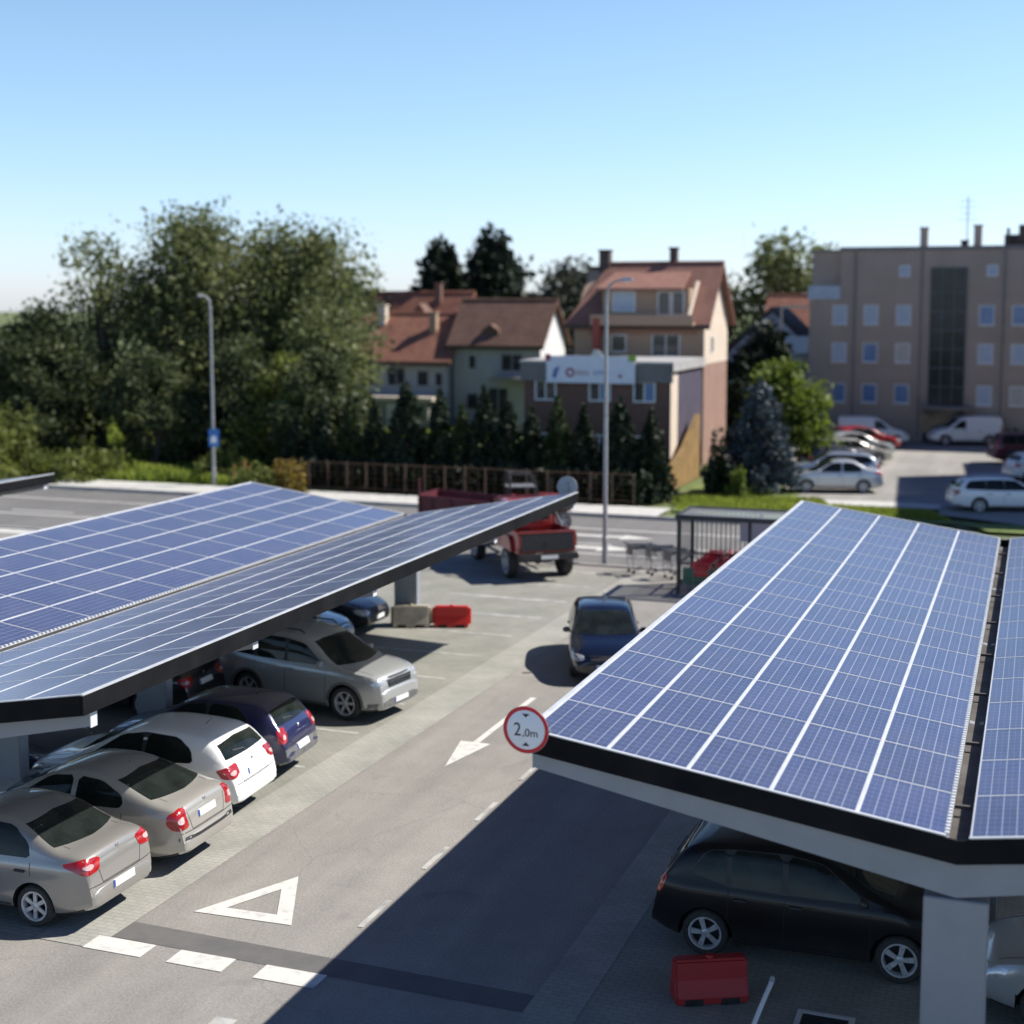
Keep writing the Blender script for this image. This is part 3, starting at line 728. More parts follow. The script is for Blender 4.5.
# give-way line, triangle, arrow
dk = mat('dark_asphalt_patch', (.105, .102, .10), .85, col2=(.13, .125, .12), scale=2.5, bump=.1)
sheet('asphalt_repair', [(-12.35, 16.72), (-5.9, 16.62), (-5.9, 17.10), (-9, 17.17), (-12.35, 17.25)], .005, dk)
for u0, u1 in ((-12.33, -11.38), (-10.97, -10.1), (-9.62, -8.7)):
    sheet('give_way_line', rect(u0, u1, 16.28, 16.68), .009, M_MARK)
tri = [(-11.51, 17.84), (-9.97, 17.96), (-10.70, 19.53)]
def ringtri(name, P, k, z, m):
    cx = sum(p[0] for p in P)/3; cy = sum(p[1] for p in P)/3
    I = [(cx+(p[0]-cx)*k, cy+(p[1]-cy)*k) for p in P]
    me = bpy.data.meshes.new(name); me.from_pydata([(p[0], p[1], z) for p in P+I], [], [(i, (i+1) % 3, (i+1) % 3+3, i+3) for i in range(3)])
    me.materials.append(m); bm = bmesh.new(); bm.from_mesh(me); bmesh.ops.recalc_face_normals(bm, faces=bm.faces)
    for f in bm.faces:
        if f.normal.z < 0: f.normal_flip()
    bm.to_mesh(me); bm.free(); o = link(name, me); o.rotation_euler = (0, 0, -AZ); return tag(o, kind='structure')
TP = [UV(*p) for p in ((-4.72, 20.70), (-3.20, 20.22), (-3.36, 22.02))]
ringtri('give_way_triangle', TP, .52, .009, M_MARK)
sheet('lane_arrow', [(-10.61, 25.35), (-10.28, 27.0), (-10.53, 27.0), (-10.53, 30.6), (-10.67, 30.6), (-10.67, 27.0), (-10.94, 27.0)], .009, M_MARK)
for i in range(9):
    v = 18.2+i*2.3
    sheet('lane_dash', rect(-9.0, -8.91, v, v+1.0), .009, M_MARKW)
sheet('lane_dash', rect(-9.5, -9.2, 14.4, 15.2), .009, M_MARKW)
# road lines, zebra style arrows
sheet('road_line', rect(-150, 100, 54.95, 55.12), -.022, M_MARK)
for i in range(-12, 12):
    sheet('road_line', rect(i*6.0, i*6.0+3.2, 51.5, 51.65), -.022, M_MARK)
sheet('road_line', rect(-17.5, -11.0, 49.4, 49.55), -.022, M_MARK)
sheet('road_line', rect(-60, -26, 50.6, 50.78), -.022, M_MARK)
sheet('road_arrow', [(-16.9, 51.0), (-16.9, 50.5), (-15.0, 50.5), (-15.0, 50.1), (-13.6, 50.75), (-15.0, 51.35), (-15.0, 51.0)], -.021, M_MARK)
sheet('road_arrow', [(-17.2, 53.6), (-17.2, 53.2), (-14.9, 53.2), (-14.9, 52.9), (-13.6, 53.4), (-14.9, 53.9), (-14.9, 53.6)], -.021, M_MARK)
# drain frame in the shaded bay
b = MB()
b.box(-.36, .36, -.36, -.29, 0, .02); b.box(-.36, .36, .29, .36, 0, .02); b.box(-.36, -.29, -.285, .285, 0, .02); b.box(.29, .36, -.285, .285, 0, .02)
t = thing_uv('drain_cover', 'square pale framed drain cover set in the shaded ground beside the thin white post', 'drain cover', -2.25, 17.5, .014)
b.build('frame', m_conc, t)
b = MB(); b.box(-.285, .285, -.285, .285, 0, .008)
for i in range(6): b.box(-.24, .24, -.25+i*.09, -.21+i*.09, .009, .016)
b.build('grate', M_BLACK, t)

# far parking court in front of the apartment block
court = asphalt('court_asphalt', (.27, .26, .245), (.33, .315, .295), (.22, .21, .20), .15)
def wsheet(name, pts, z, m, kind='structure'):
    return sheet(name, [UV(x, y) for x, y in pts], z, m, kind)
wsheet('car_park', [(12.3, 67.0), (24, 61.5), (60, 50), (75, 88), (24, 104), (12, 92)], .03, court)
wsheet('pavement', [(12.9, 64.3), (60, 46.8), (60, 49.0), (13.2, 66.0)], .06, m_conc)
wsheet('driveway', [(18.0, 60.6), (24, 53.5), (46, 45), (48, 50), (19, 63.6)], .075, court)
wsheet('grass_strip', [(6.9, 62.0), (12.6, 58.6), (18.2, 58.2), (18.0, 61.0), (12.6, 65.0), (13.5, 67.5), (13.0, 72), (9, 71)], .045, m_grassg)
wsheet('grass_strip', [(18.2, 58.2), (18.6, 56.0), (45, 45.5), (46, 48.5), (19.5, 57.9)], .09, m_grassg)
sheet('bank', rect(-150, -31.0, 60.9, 140), .10, m_grassg)

# ------------------------------------------------------------------ solar canopies
PU, PV = .974, 1.4175
PG = .016          # panel pitch across and along
def panel_mesh():
    m = MB(); w, l = PU-PG, PV-.012
    fx, fy = .015, .012
    # frame ring
    m.box(0, fx, 0, l, -.035, .004, 0); m.box(w-fx, w, 0, l, -.035, .004, 0)
    m.box(fx, w-fx, 0, fy, -.035, .0035, 0); m.box(fx, w-fx, l-fy, l, -.035, .0035, 0)
    m.add([(fx, fy, 0), (w-fx, fy, 0), (w-fx, l-fy, 0), (fx, l-fy, 0)], [(0, 1, 2, 3)], 1)
    me = m.mesh('solar_panel', [M_ALU, M_SOLAR])
    uvl = me.uv_layers.new(name='UVMap')
    for lp in me.loops:
        c = me.vertices[lp.vertex_index].co; uvl.data[lp.index].uv = ((c.x-fx)/(w-2*fx), (c.y-fy)/(l-2*fy))
    for p in me.polygons:
        if p.material_index == 1 and p.normal.z < 0: p.flip()
    return me
PANEL = panel_mesh()
TILT = R(8.16); GAP = .12
m_under = mat('roof_sheet_pale', (.62, .62, .60), .6, col2=(.5, .5, .49), scale=2)
def canopy(label, uc, v0, zv, rows, beams, lamps, single, endbar=True, bottomcol=-.02, column_w=.69, tilts=(TILT, TILT), cols=(5, 5)):
    """single(side, i, j) -> True when this panel is a mesh of its own"""
    root = thing_uv('solar_canopy', label, 'solar carport', uc, v0)
    Lv = rows*PV
    def SL(side, a, dz=0):   # point on the wing at distance a from the inner edge -> (x, z)
        t = tilts[0 if side < 0 else 1]
        return (side*(GAP+a*math.cos(t)-dz*math.sin(t)), zv+a*math.sin(t)+dz*math.cos(t))
    rest = {}
    for side in (-1, 1):
        nC = cols[0 if side < 0 else 1]; t = tilts[0 if side < 0 else 1]
        for i in range(nC):
            for j in range(rows):
                a = i*PU+PG/2
                x, z = SL(side, a)
                if side > 0: M = Matrix.Translation((x, j*PV+.006, z)) @ Matrix.Rotation(-t, 4, 'Y')
                else:
                    x, z = SL(side, a+PU-PG)
                    M = Matrix.Translation((x, j*PV+.006, z)) @ Matrix.Rotation(t, 4, 'Y')
                if single(side, i, j):
                    o = link('solar_panel', PANEL, root); o.matrix_local = M
                else: rest.setdefault(side, []).append(M)
    # the panels beyond the hundred largest
    allM = [M for L_ in rest.values() for M in L_]
    if allM:
        bm = bmesh.new()
        for M in allM:
            tmp = PANEL.copy(); tmp.transform(M); bm.from_mesh(tmp); bpy.data.meshes.remove(tmp)
        me = bpy.data.meshes.new('solar_panels'); bm.to_mesh(me); bm.free()
        me.materials.append(M_ALU); me.materials.append(M_SOLAR)
        o = link('solar_panels', me, root); o['kind'] = 'stuff'
    for side in (-1, 1):
        nC = cols[0 if side < 0 else 1]; Wd = nC*PU
        # pale sheet below the panels
        b = MB(); p0, p1 = SL(side, 0, -.045), SL(side, Wd, -.045); q0, q1 = SL(side, 0, -.065), SL(side, Wd, -.065)
        b.prism([p0, p1, q1, q0], 0, Lv, lambda p, t: (p[0], t, p[1])); b.build('roof_sheet', m_under, root)
        b = MB()
        for k in range(nC+1):
            a = min(max(k*PU, .04), Wd-.04)
            p = [SL(side, a-.025, -.066), SL(side, a+.025, -.066), SL(side, a+.025, -.18), SL(side, a-.025, -.18)]
            b.prism(p, .05, Lv-.05, lambda p, t: (p[0], t, p[1]))
        b.build('purlins', M_STEELW, root)
        # rails that show between the panel rows
        b = MB()
        for k in range(1, nC):
            p = [SL(side, k*PU-.014, -.044), SL(side, k*PU+.014, -.044), SL(side, k*PU+.012, .006), SL(side, k*PU-.012, .006)]
            b.prism(p, 0, Lv, lambda p, t: (p[0], t, p[1]))
        b.build('panel_rail', M_ALU, root)
        # fascia boards
        f0, f1 = SL(side, -GAP, -.017), SL(side, Wd+.0, .0); f0 = (0, f0[1]+.0); fh = .27
        for ya, yb in ((-.055, -.015), (Lv+.012, Lv+.052)):
            b = MB(); b.prism([f0, f1, (f1[0], f1[1]-fh), (f0[0], f0[1]-fh)], ya, yb, lambda p, t: (p[0], t, p[1])); b.build('end_fascia', M_FASCIA, root)
            b = MB(); h0, h1 = SL(side, 0, .004), SL(side, Wd, .004)
            b.prism([h0, h1, (h1[0], h1[1]+.014), (h0[0], h0[1]+.014)], ya-.004, yb+.004, lambda p, t: (p[0], t, p[1])); b.build('edge_flashing', M_ALU, root)
        x = f1[0]; s = side
        b = MB(); b.box(min(x+.004*s, x+.045*s), max(x+.004*s, x+.045*s), -.05, Lv+.05, f1[1]-fh+.003, f1[1]-.004); b.build('eave_fascia', M_FASCIA, root)
        b = MB(); b.box(min(x-.006*s, x+.050*s), max(x-.006*s, x+.050*s), -.058, Lv+.058, f1[1]+.002, f1[1]+.02); b.build('edge_flashing', M_ALU, root)
    # valley gutter and the row of clamps beside it
    b = MB(); b.box(-GAP+.012, GAP-.012, .0, Lv, zv-.22, zv-.19); b.box(-GAP+.004, -GAP+.016, 0, Lv, zv-.22, zv-.04); b.box(GAP-.016, GAP-.004, 0, Lv, zv-.22, zv-.04)
    k = 1.2
    while k < Lv:
        b.box(-GAP+.018, GAP-.018, k, k+.05, zv-.10, zv-.06); k += 2.6
    b.build('valley_gutter', mat('brown_grey_gutter', (.055, .045, .04), .7, col2=(.11, .10, .09), scale=1.5), root)
    b = MB(); n = int(Lv/.11); pr = [(0, -.02)]
    for k in range(n): y_ = k*.11+.02; pr += [(y_, -.012), (y_, .022), (y_+.055, .022), (y_+.055, -.012)]
    pr += [(Lv, -.012), (Lv, -.02)]
    b.prism(pr, -GAP-.012, -GAP+.026, lambda p, q: (q, p[0], zv+p[1]))
    b.build('edge_clamps', M_STEELW, root)
    # beams: one V of sheet steel per frame
    for v in beams:
        y = v-v0; hw_ = .09
        for side in (-1, 1):
            t = tilts[0 if side < 0 else 1]; nC = cols[0 if side < 0 else 1]; Wd = nC*PU
            top = -.27 if abs(y) < .3 else -.185
            i0 = (0, zv+top-.01); o0 = SL(side, Wd-.03); o0 = (o0[0], o0[1]+top)
            prof = [i0, o0, (o0[0], o0[1]-.20), (0, zv+top-.44)]
            b = MB(); b.prism(prof, y+.01-(0 if abs(y) > .3 else -.02), y+.16, lambda p, t: (p[0], t, p[1])); b.build('beam', M_STEEL, root)
            b = MB(); e = o0; xx = sorted((e[0]+.002*side, e[0]+.016*side))
            b.box(xx[0], xx[1], y+.005 if abs(y) > .3 else y+.025, y+.165, e[1]-.215, e[1]+.0); b.build('beam_end_plate', M_STEELW, root)
        b = MB(); b.box(-column_w/2, column_w/2, y+.005, y+.25, bottomcol, zv-.185-.455 if abs(y) > .3 else zv-.27-.455)
        c = b.build('column', M_STEEL, root, bevel=.012)
        b = MB(); b.box(-column_w/2-.1, column_w/2+.1, y-.08, y+.34, .0, .03); 
        for sx in (-1, 1):
            for yy in (-.04, .30): b.lathe([(0, .055), (.022, .055), (.022, .03)], 6, 0, 'z', (sx*(column_w/2+.05), y+yy, 0))
        b.build('base_plate', M_GALV, c)
    for (x, y) in lamps:
        s = 1 if x > 0 else -1; a = (abs(x)-GAP)/math.cos(TILT); _, z = SL(s, a, -.20)
        b = MB(); b.box(x-.07, x+.07, y, y+1.25, z-.12, z-.04); b.build('light_fitting', M_STEELW, root, bevel=.015)
    return root

VR = 16.05
right_c = canopy('solar carport with blue panels over the dark hatchback, wide grey column at right edge', -.66, VR, 3.2, 15, (16.05, 21.2, 26.3, 31.5, 36.9), ((-3.9, 6), (-3.9, 12)),
                 lambda s, i, j: s < 0 or i == 0)
VL = 15.35
left_c = canopy('solar carport with two panelled wings over the row of parked cars at left', -16.42, VL, 3.12, 15, (15.5, 19.7, 24.1, 30.5, 36.45), ((3.6, 2.4), (3.6, 7.4), (3.6, 14.2)),
                lambda s, i, j: (s > 0 and j >= 1) or (s < 0 and j >= 9 and (i, j) not in ((0, 9), (1, 9), (2, 9), (3, 9), (4, 9))), tilts=(R(7.9), R(9.7)))
# the third carport, whose eave end shows at the far left
third = canopy('third solar carport, only the dark end of its eave showing at the left edge', -32.2, 14.0, 3.26, 15, (14.4, 19.5, 24.6, 29.7, 34.9), (), lambda s, i, j: s > 0 and i == 4 and j > 9)

# ------------------------------------------------------------------ height signs
def round_sign(label, loc, face, txt=True):
    """face: +1 faces away from the camera (+v), -1 towards it"""
    t = thing('height_limit_sign', label, 'traffic sign', loc, -AZ+(0 if face < 0 else math.pi))
    r = .285
    b = MB(); b.lathe([(0, .006), (r, .006), (r+.004, 0), (r, -.004), (r-.004, -.004)], 48, 0); b.build('sign_back', M_GALV, t, True)
    b = MB(); b.lathe([(r-.045, -.007), (r-.002, -.007), (r, -.003)], 48, 0); b.build('red_ring', mat('sign_red', (.62, .012, .03), .35, col2=(.55, .02, .03), scale=5), t, True)
    b = MB(); b.lathe([(0, -.0055), (r-.045, -.0055), (r-.04, -.003)], 48, 0); b.build('white_face', mat('sign_white', (.82, .84, .88), .35, col2=(.78, .80, .84), scale=5), t, True)
    mk = mat('sign_black', (.015, .015, .015), .5, col2=(.03, .03, .03), scale=8)
    b = MB()
    for s in (1, -1):
        z0, z1 = s*.195, s*.15
        b.prism([(-.042, z0), (.042, z0), (0, z1)], -.0098, -.0075, lambda p, tt: (p[0], tt, p[1]))
        b.box(-.042, .042, -.0098, -.0075, min(z0, z0-s*.012), max(z0, z0-s*.012)+.0)
    b.build('clearance_arrow', mk, t)
    def text(body, size, x, z, name):
        cu = bpy.data.curves.new(name, 'FONT'); cu.body = body; cu.size = size; cu.extrude = .0012
        tmp = bpy.data.objects.new('t', cu); COL.objects.link(tmp)
        dg = bpy.context.evaluated_depsgraph_get(); dg.update()
        me = bpy.data.meshes.new_from_object(tmp.evaluated_get(dg)); bpy.data.objects.remove(tmp)
        me.materials.clear(); me.materials.append(mk)
        o = link(name, me, t); o.rotation_euler = (R(90), 0, 0); o.location = (x, -.0085, z); return o
    a = text('2', .23, -.155, -.078, 'digit'); a.scale = (.85, 1, 1)
    text(',0m', .135, -.045, -.078, 'digits')
    b = MB(); b.box(-.02, .02, .007, .05, -.14, .14); b.box(-.02, .30, .012, .03, -.02, .02); b.build('bracket', M_GALV, t)
    return t
P_ = W(-5.60, VR-.16, 3.93)
round_sign('round white sign with red ring reading 2,0m on the corner of the right carport', P_, -1)
round_sign('round sign seen from its grey back on the far corner of the left carport', W(-11.78, VL+15*PV+.13, 4.07), 1)

# ------------------------------------------------------------------ plastic barriers
def barrier(label, u, v, w, d, h, m, rz=0, n='plastic_barrier', ends=True):
    b = MB(); hw = w/2; hd = d/2
    pts = []
    prof = [(-hd, 0), (-hd, .10), (-hd*.62, h*.55), (-hd*.5, h), (hd*.5, h), (hd*.62, h*.55), (hd, .10), (hd, 0)]
    b.prism(prof, -hw, hw, lambda p, t: (t, p[0], p[1]))
    t = thing_uv(n, label, 'barrier', u, v, .01, rz, 'plastic barriers')
    o = b.build('body', m, t, bevel=.03)
    for s in (-1, 1):
        k = MB(); k.box(s*hw*.5-.12, s*hw*.5+.12, -hd-.004, -hd+.05, .0, .085); k.build('forklift_slot', M_DARK, t)
    c = MB(); c.lathe([(0, h+.03), (.05, h+.03), (.055, h)], 14, 0, 'z'); c.build('filler_cap', m, t, True)
    for s in ((-1, 1) if ends else ()):
        e = MB(); e.lathe([(.045, .08), (.045, h*.9), (0, h*.9)], 10, 0, 'z', (s*(hw+.03), 0, 0)); e.build('coupling', m, t, True)
    return t
redp = mat('red_plastic', (.62, .022, .014), .42, col2=(.50, .03, .02), scale=4)
beig = mat('weathered_cream_plastic', (.48, .43, .34), .6, col2=(.34, .30, .24), scale=3)
barrier('bright red plastic barrier standing in the sun beside the white one', -15.15, 36.75, .95, .42, .58, redp, R(18))
barrier('dirty cream white plastic barrier standing in front of the last carport column', -16.2, 36.35, 1.0, .42, .60, beig, R(18))
barrier('red plastic barrier standing in the shade in front of the dark hatchback', -3.75, 17.8, .96, .40, .56, mat('dull_red_plastic', (.36, .012, .014), .5, col2=(.30, .016, .018), scale=5), R(26), ends=False)
t = thing('post', 'thin white metal post leaning in the shade by the red barrier', 'post', (2.72, 16.2, 0))
b = MB(); b.tube([(0, 0, 0), (.08, .2, .30), (.26, .42, .58), (.43, .66, .78)], .028, 10); b.build('shaft', M_STEELW, t, True)
b = MB(); b.tube([(.43, .66, .78), (.45, .70, .83)], [.034, .026], 10); b.build('cap', M_GALV, t, True)

# ------------------------------------------------------------------ parked cars
p_beige = paint('greige', (.31, .297, .275), .4, .27)
p_beige2 = paint('champagne', (.43, .412, .375), .4, .27)
p_white = paint('white', (.78, .78, .77), 0, .3)
p_blue = paint('navy', (.013, .016, .075), .2, .3)
p_silver = paint('silver', (.42, .43, .43), .4, .28)
p_black = paint('black', (.003, .0035, .005), .0, .4, .35)
p_dkblue = paint('dark_blue', (.005, .008, .020), .1, .25, .8)
p_mid = paint('mid_blue', (.04, .10, .24), .4, .3)
p_dark = paint('charcoal', (.03, .032, .036), .4, .3)
p_red = paint('red', (.30, .012, .016), .1, .3)
p_maroon = paint('maroon', (.10, .012, .02), .2, .3)
p_lsil = paint('light_silver', (.55, .57, .60), .5, .32)
GL = 'cars parked under the left carport'
make_car('sedan', -14.62, 17.42, 180, 'grey beige saloon at the near end of the left row', p_beige, group=GL)
make_car('liftback', -14.68, 19.68, 181, 'champagne saloon between the grey beige saloon and the white hatchback', p_beige2, group=GL, handle=p_beige2)
make_car('hatch', -14.92, 21.9, 183, 'white hatchback parked between the champagne saloon and the navy hatchback', p_white, group=GL, handle=p_white)
make_car('smallhatch', -15.02, 24.05, 184, 'navy hatchback with grey bumper beside the white hatchback', p_blue, group=GL)
make_car('suv', -15.08, 28.55, -9, 'silver off-road car facing the lane, its nose in the sun', p_silver, group=GL, handle=p_silver)
GF = 'cars in the far row under the left carport'
make_car('hatch', -18.9, 19.6, 2, 'blue hatchback in deep shade at the left edge behind the saloons', p_mid, group=GF)
make_car('hatch', -18.9, 22.2, 0, 'slate blue hatchback in deep shade whose bonnet shows beyond the champagne saloon', paint('slate_blue', (.12, .15, .20), .4, .3), group=GF)
make_car('wagon', -19.2, 26.9, 181, 'dark estate with a red rear light showing in the shade behind the off-road car', p_dark, group=GF)
make_car('smallhatch', -18.6, 33.0, 2, 'light blue hatchback with a sunlit bonnet in the shade beyond the off-road car', paint('sky_blue', (.22, .33, .48), .4, .3), group=GF)
make_car('hatch', -18.9, 35.5, 0, 'dark hatchback showing one headlight beside the last carport column', p_dark, group=GF)
make_car('mpv', -2.74, 19.85, 1, 'black tall hatchback with silver alloy wheels in the shade under the right carport', p_black, group='cars parked under the right carport')
make_car('sedan', 1.72, 19.1, 180, 'silver car behind the wide column at the right edge', p_silver, group='cars parked under the right carport')
make_car('hatch', 0, 0, -92, 'dark blue hatchback driving towards the camera on the sunlit lane', p_dkblue, name='moving_car', world=(2.30, 35.55))

# ------------------------------------------------------------------ red pickup
def pickup():
    t = thing('pickup_truck', 'red lifted pickup with big tyres standing at the far end of the left carport', 'pickup', (.28, 48.95, 0), R(90+18)); t.scale = (1.1, 1.1, 1.1)
    pr = paint('pickup_red', (.30, .012, .010), .1, .3)
    M_ = MB()
    # cab and bonnet as one shaped body (x forward)
    def sec(x, w, z0, z1, wt): return [(x, -w, z0), (x, -w, z0+(z1-z0)*.62), (x, -wt, z1-.03), (x, -wt*.8, z1), (x, wt*.8, z1), (x, wt, z1-.03), (x, w, z0+(z1-z0)*.62), (x, w, z0)]
    st = [(2.55, .78, .88, 1.30, .70), (2.50, .85, .82, 1.42, .78), (2.1, .90, .82, 1.52, .82), (1.25, .91, .82, 1.58, .84), (.65, .91, .80, 2.12, .68), (.35, .91, .80, 2.20, .68), (-.55, .91, .80, 2.20, .68), (-.75, .91, .80, 2.05, .70), (-.80, .91, .82, 1.50, .80)]
    vs = [p for s_ in st for p in sec(*s_)]; n = 8
    fs = [(i*n+j, i*n+(j+1) % n, (i+1)*n+(j+1) % n, (i+1)*n+j) for i in range(len(st)-1) for j in range(n)]+[tuple(range(n)), tuple(range((len(st)-1)*n, len(st)*n))]
    M_.add(vs, fs); cab = M_.build('cab', pr, t, True, 25)
    for s in (-1, 1):
        b = MB(); b.prism([(1.02, 1.64), (.60, 2.05), (.05, 2.08), (.05, 1.64)], .0, .02, lambda p, q: (p[0], s*(.885-(p[1]-1.64)*.42+q), p[1])); b.build('side_window', M_GLASS, t)
        b = MB(); b.prism([(-.03, 1.64), (-.03, 2.08), (-.55, 2.08), (-.68, 1.64)], .0, .02, lambda p, q: (p[0], s*(.885-(p[1]-1.64)*.42+q), p[1])); b.build('side_window', M_GLASS, t)
    b = MB(); b.prism([(-.68, 1.58), (.68, 1.58), (.58, 2.04), (-.58, 2.04)], 0, .02, lambda p, q: (-.83-q*.5+(p[1]-1.58)*.10, p[0], p[1])); b.build('rear_window', M_GLASS, t)
    b = MB(); b.prism([(-.74, 1.64), (.74, 1.64), (.60, 2.06), (-.60, 2.06)], 0, .02, lambda p, q: (1.20+q-(p[1]-1.64)*1.05, p[0], p[1])); b.build('windscreen', M_GLASS, t)
    # load bed
    b = MB()
    b.box(-2.5, -.84, -.90, .90, .84, .94); b.box(-2.5, -.84, .83, .91, .94, 1.46); b.box(-2.5, -.84, -.91, -.83, .94, 1.46); b.box(-.90, -.84, -.83, .83, .94, 1.46)
    for s in (-1, 1):      # wheel arch blisters
        b.prism([(-2.12, .86), (-2.05, 1.15), (-1.85, 1.30), (-1.35, 1.30), (-1.15, 1.15), (-1.08, .86)], .905, 1.0, lambda p, q: (p[0], s*q, p[1]))
        k_ = MB(); k_.prism([(1.18, .86), (1.25, 1.18), (1.45, 1.32), (1.95, 1.32), (2.15, 1.18), (2.22, .86)], .88, 1.0, lambda p, q: (p[0], s*q, p[1])); k_.build('front_wing', pr, t, bevel=.015)
    b.build('load_bed', pr, t, bevel=.015)
    b = MB(); b.box(-2.49, -.91, -.825, .825, .945, .96); b.box(-2.40, -1.2, -.6, .5, .962, 1.30); b.build('bed_cargo', M_BLACK, t, bevel=.02)
    b = MB(); b.box(-2.57, -2.505, -.82, .82, .92, 1.44); g_ = b.build('tailgate', M_BLACK, t, bevel=.02)
    b = MB(); b.box(-2.575, -2.50, -.86, .86, 1.442, 1.50); b.build('tailgate_cap', pr, g_)
    b = MB(); b.box(-2.585, -2.572, -.07, .07, 1.15, 1.2); b.build('handle', M_BLACK, g_)
    for s in (-1, 1):
        b = MB(); b.box(-2.56, -2.47, s*.87-.055 if s > 0 else s*.87-.045, s*.87+.045 if s > 0 else s*.87+.055, 1.02, 1.38); b.build('taillight', M_RED, t)
        b = MB(); b.box(2.50, 2.57, s*.62-.14, s*.62+.14, 1.08, 1.24); b.build('headlight', M_LENS, t)
        b = MB(); b.box(.80, .95, s*1.02-.08, s*1.02+.08, 1.62, 1.82); b.build('door_mirror', M_BLACK, t, bevel=.03)
        b = MB(); b.tube([(1.0, s*.93, .62), (-.75, s*.93, .62)], .045, 8); b.build('side_step', M_BLACK, t, True)
    b = MB(); b.box(-2.75, -2.52, -.92, .92, .66, .84); b.build('rear_bumper', M_BLACK, t, bevel=.03)
    b = MB(); b.box(2.52, 2.74, -.90, .90, .66, .90); b.build('front_bumper', M_BLACK, t, bevel=.03)
    b = MB(); b.box(-2.765, -2.752, -.26, .26, .70, .81); b.build('number_plate', M_PLATE, t)
    b = MB(); b.box(-2.4, 2.4, -.45, -.33, .60, .80); b.box(-2.4, 2.4, .33, .45, .60, .80); b.box(-1.65, -1.5, -.75, .75, .42, .54); b.box(1.6, 1.75, -.75, .75, .42, .54)
    b.tube([(-2.3, .2, .58), (-1.2, .2, .58)], .10, 10); b.build('chassis', M_BLACK, t)
    # roll bar with lights over the bed and load of dark gear
    b = MB()
    for s in (-1, 1): b.tube([(-1.0, s*.76, 1.44), (-1.0, s*.70, 2.02), (-1.7, s*.76, 1.46)], .035, 8)
    b.tube([(-1.0, -.70, 2.02), (-1.0, .70, 2.02)], .035, 8); b.build('roll_bar', M_BLACK, t, True)
    tm, rm = wheel_meshes(.46, 6, .30)
    for x in (1.70, -1.60):
        for s in (-1, 1):
            o = link('wheel', tm, t); o.location = (x, s*.86, .46); o.rotation_euler = (0, .4, 0 if s > 0 else math.pi); link('rim', rm, o)
    return t
pickup()

# ------------------------------------------------------------------ small red tractor with a maroon tipping trailer on the road
tr_red = mat('tractor_red', (.26, .02, .02), .5, col2=(.20, .025, .022), scale=4)
mar = mat('maroon_sheet_metal', (.085, .014, .02), .55, col2=(.12, .022, .03), scale=3)
t = thing_uv('trailer', 'maroon box trailer on the road behind the carport, by the fence', 'trailer', -20.9, 52.6)
b = MB(); b.box(-1.75, 1.75, -.95, .95, .62, .70)
b.hexa([(-1.75, -.95, .70), (1.75, -.95, .70), (1.75, -.90, .70), (-1.75, -.90, .70), (-1.75, -.99, 1.50), (1.75, -.99, 1.32), (1.75, -.94, 1.32), (-1.75, -.94, 1.50)])
b.hexa([(-1.75, .90, .70), (1.75, .90, .70), (1.75, .95, .70), (-1.75, .95, .70), (-1.75, .94, 1.50), (1.75, .94, 1.32), (1.75, .99, 1.32), (-1.75, .99, 1.50)])
b.box(-1.80, -1.74, -.95, .95, .70, 1.50); b.box(1.74, 1.79, -.95, .95, .70, 1.32)
b.build('box', mar, t)
b = MB()
for x in (-1.2, -.4, .4, 1.2): b.box(x-.03, x+.03, -1.03, -.99, .66, 1.36)
b.build('side_ribs', mar, t)
b = MB(); b.tube([(-1.72, -1.0, .6), (-1.72, -1.0, 2.15)], .05, 8); b.build('corner_post', mar, t, True)
b = MB(); b.tube([(1.7, 0, .55), (2.7, 0, .5)], .05, 8); b.build('drawbar', M_BLACK, t, True)
tm, rm = wheel_meshes(.38, 5, .22)
for s in (-1, 1):
    o = link('wheel', tm, t); o.location = (-.3, s*1.02, .38); o.rotation_euler = (0, 0, 0 if s > 0 else math.pi); link('rim', rm, o)
t = thing_uv('tractor', 'small red tractor with a black roll frame on the road, seen above the carport', 'tractor', -18.9, 54.0, rz=R(28))
b = MB(); b.prism([(.15, .72), (.15, 1.30), (.5, 1.42), (1.55, 1.34), (1.68, 1.2), (1.68, .72)], -.27, .27, lambda p, q: (p[0], q, p[1])); b.build('bonnet', tr_red, t, bevel=.04)
b = MB(); b.box(-.9, 1.5, -.22, .22, .45, .72); b.box(-.75, -.45, -.45, .45, .5, .75); b.build('chassis', M_BLACK, t)
for s in (-1, 1):
    b = MB()
    arc = [(-.6+.68*math.cos(R(a)), .62+.68*math.sin(R(a))) for a in range(20, 166, 18)]
    inner = [(-.6+.63*math.cos(R(a)), .62+.63*math.sin(R(a))) for a in range(20, 166, 18)][::-1]
    b.prism(arc+inner, .40, .85, lambda p, q: (p[0], s*q, p[1])); b.build('mudguard', tr_red, t)
tm, rm = wheel_meshes(.60, 6, .30); tm2, rm2 = wheel_meshes(.36, 6, .2)
for s in (-1, 1):
    o = link('wheel', tm, t); o.location = (-.6, s*.62, .60); o.rotation_euler = (0, 0, 0 if s > 0 else math.pi); link('rim', rm, o)
    o = link('wheel', tm2, t); o.location = (1.25, s*.52, .36); o.rotation_euler = (0, 0, 0 if s > 0 else math.pi); link('rim', rm2, o)
b = MB(); b.box(-.75, -.30, -.24, .24, 1.0, 1.10); b.box(-.82, -.72, -.24, .24, 1.05, 1.48); b.build('seat', M_BLACK, t, bevel=.03)
b = MB(); b.tube([(-.85, -.48, .9), (-.85, -.48, 2.1), (-.85, -.35, 2.3), (-.85, .35, 2.3), (-.85, .48, 2.1), (-.85, .48, .9)], .05, 8)
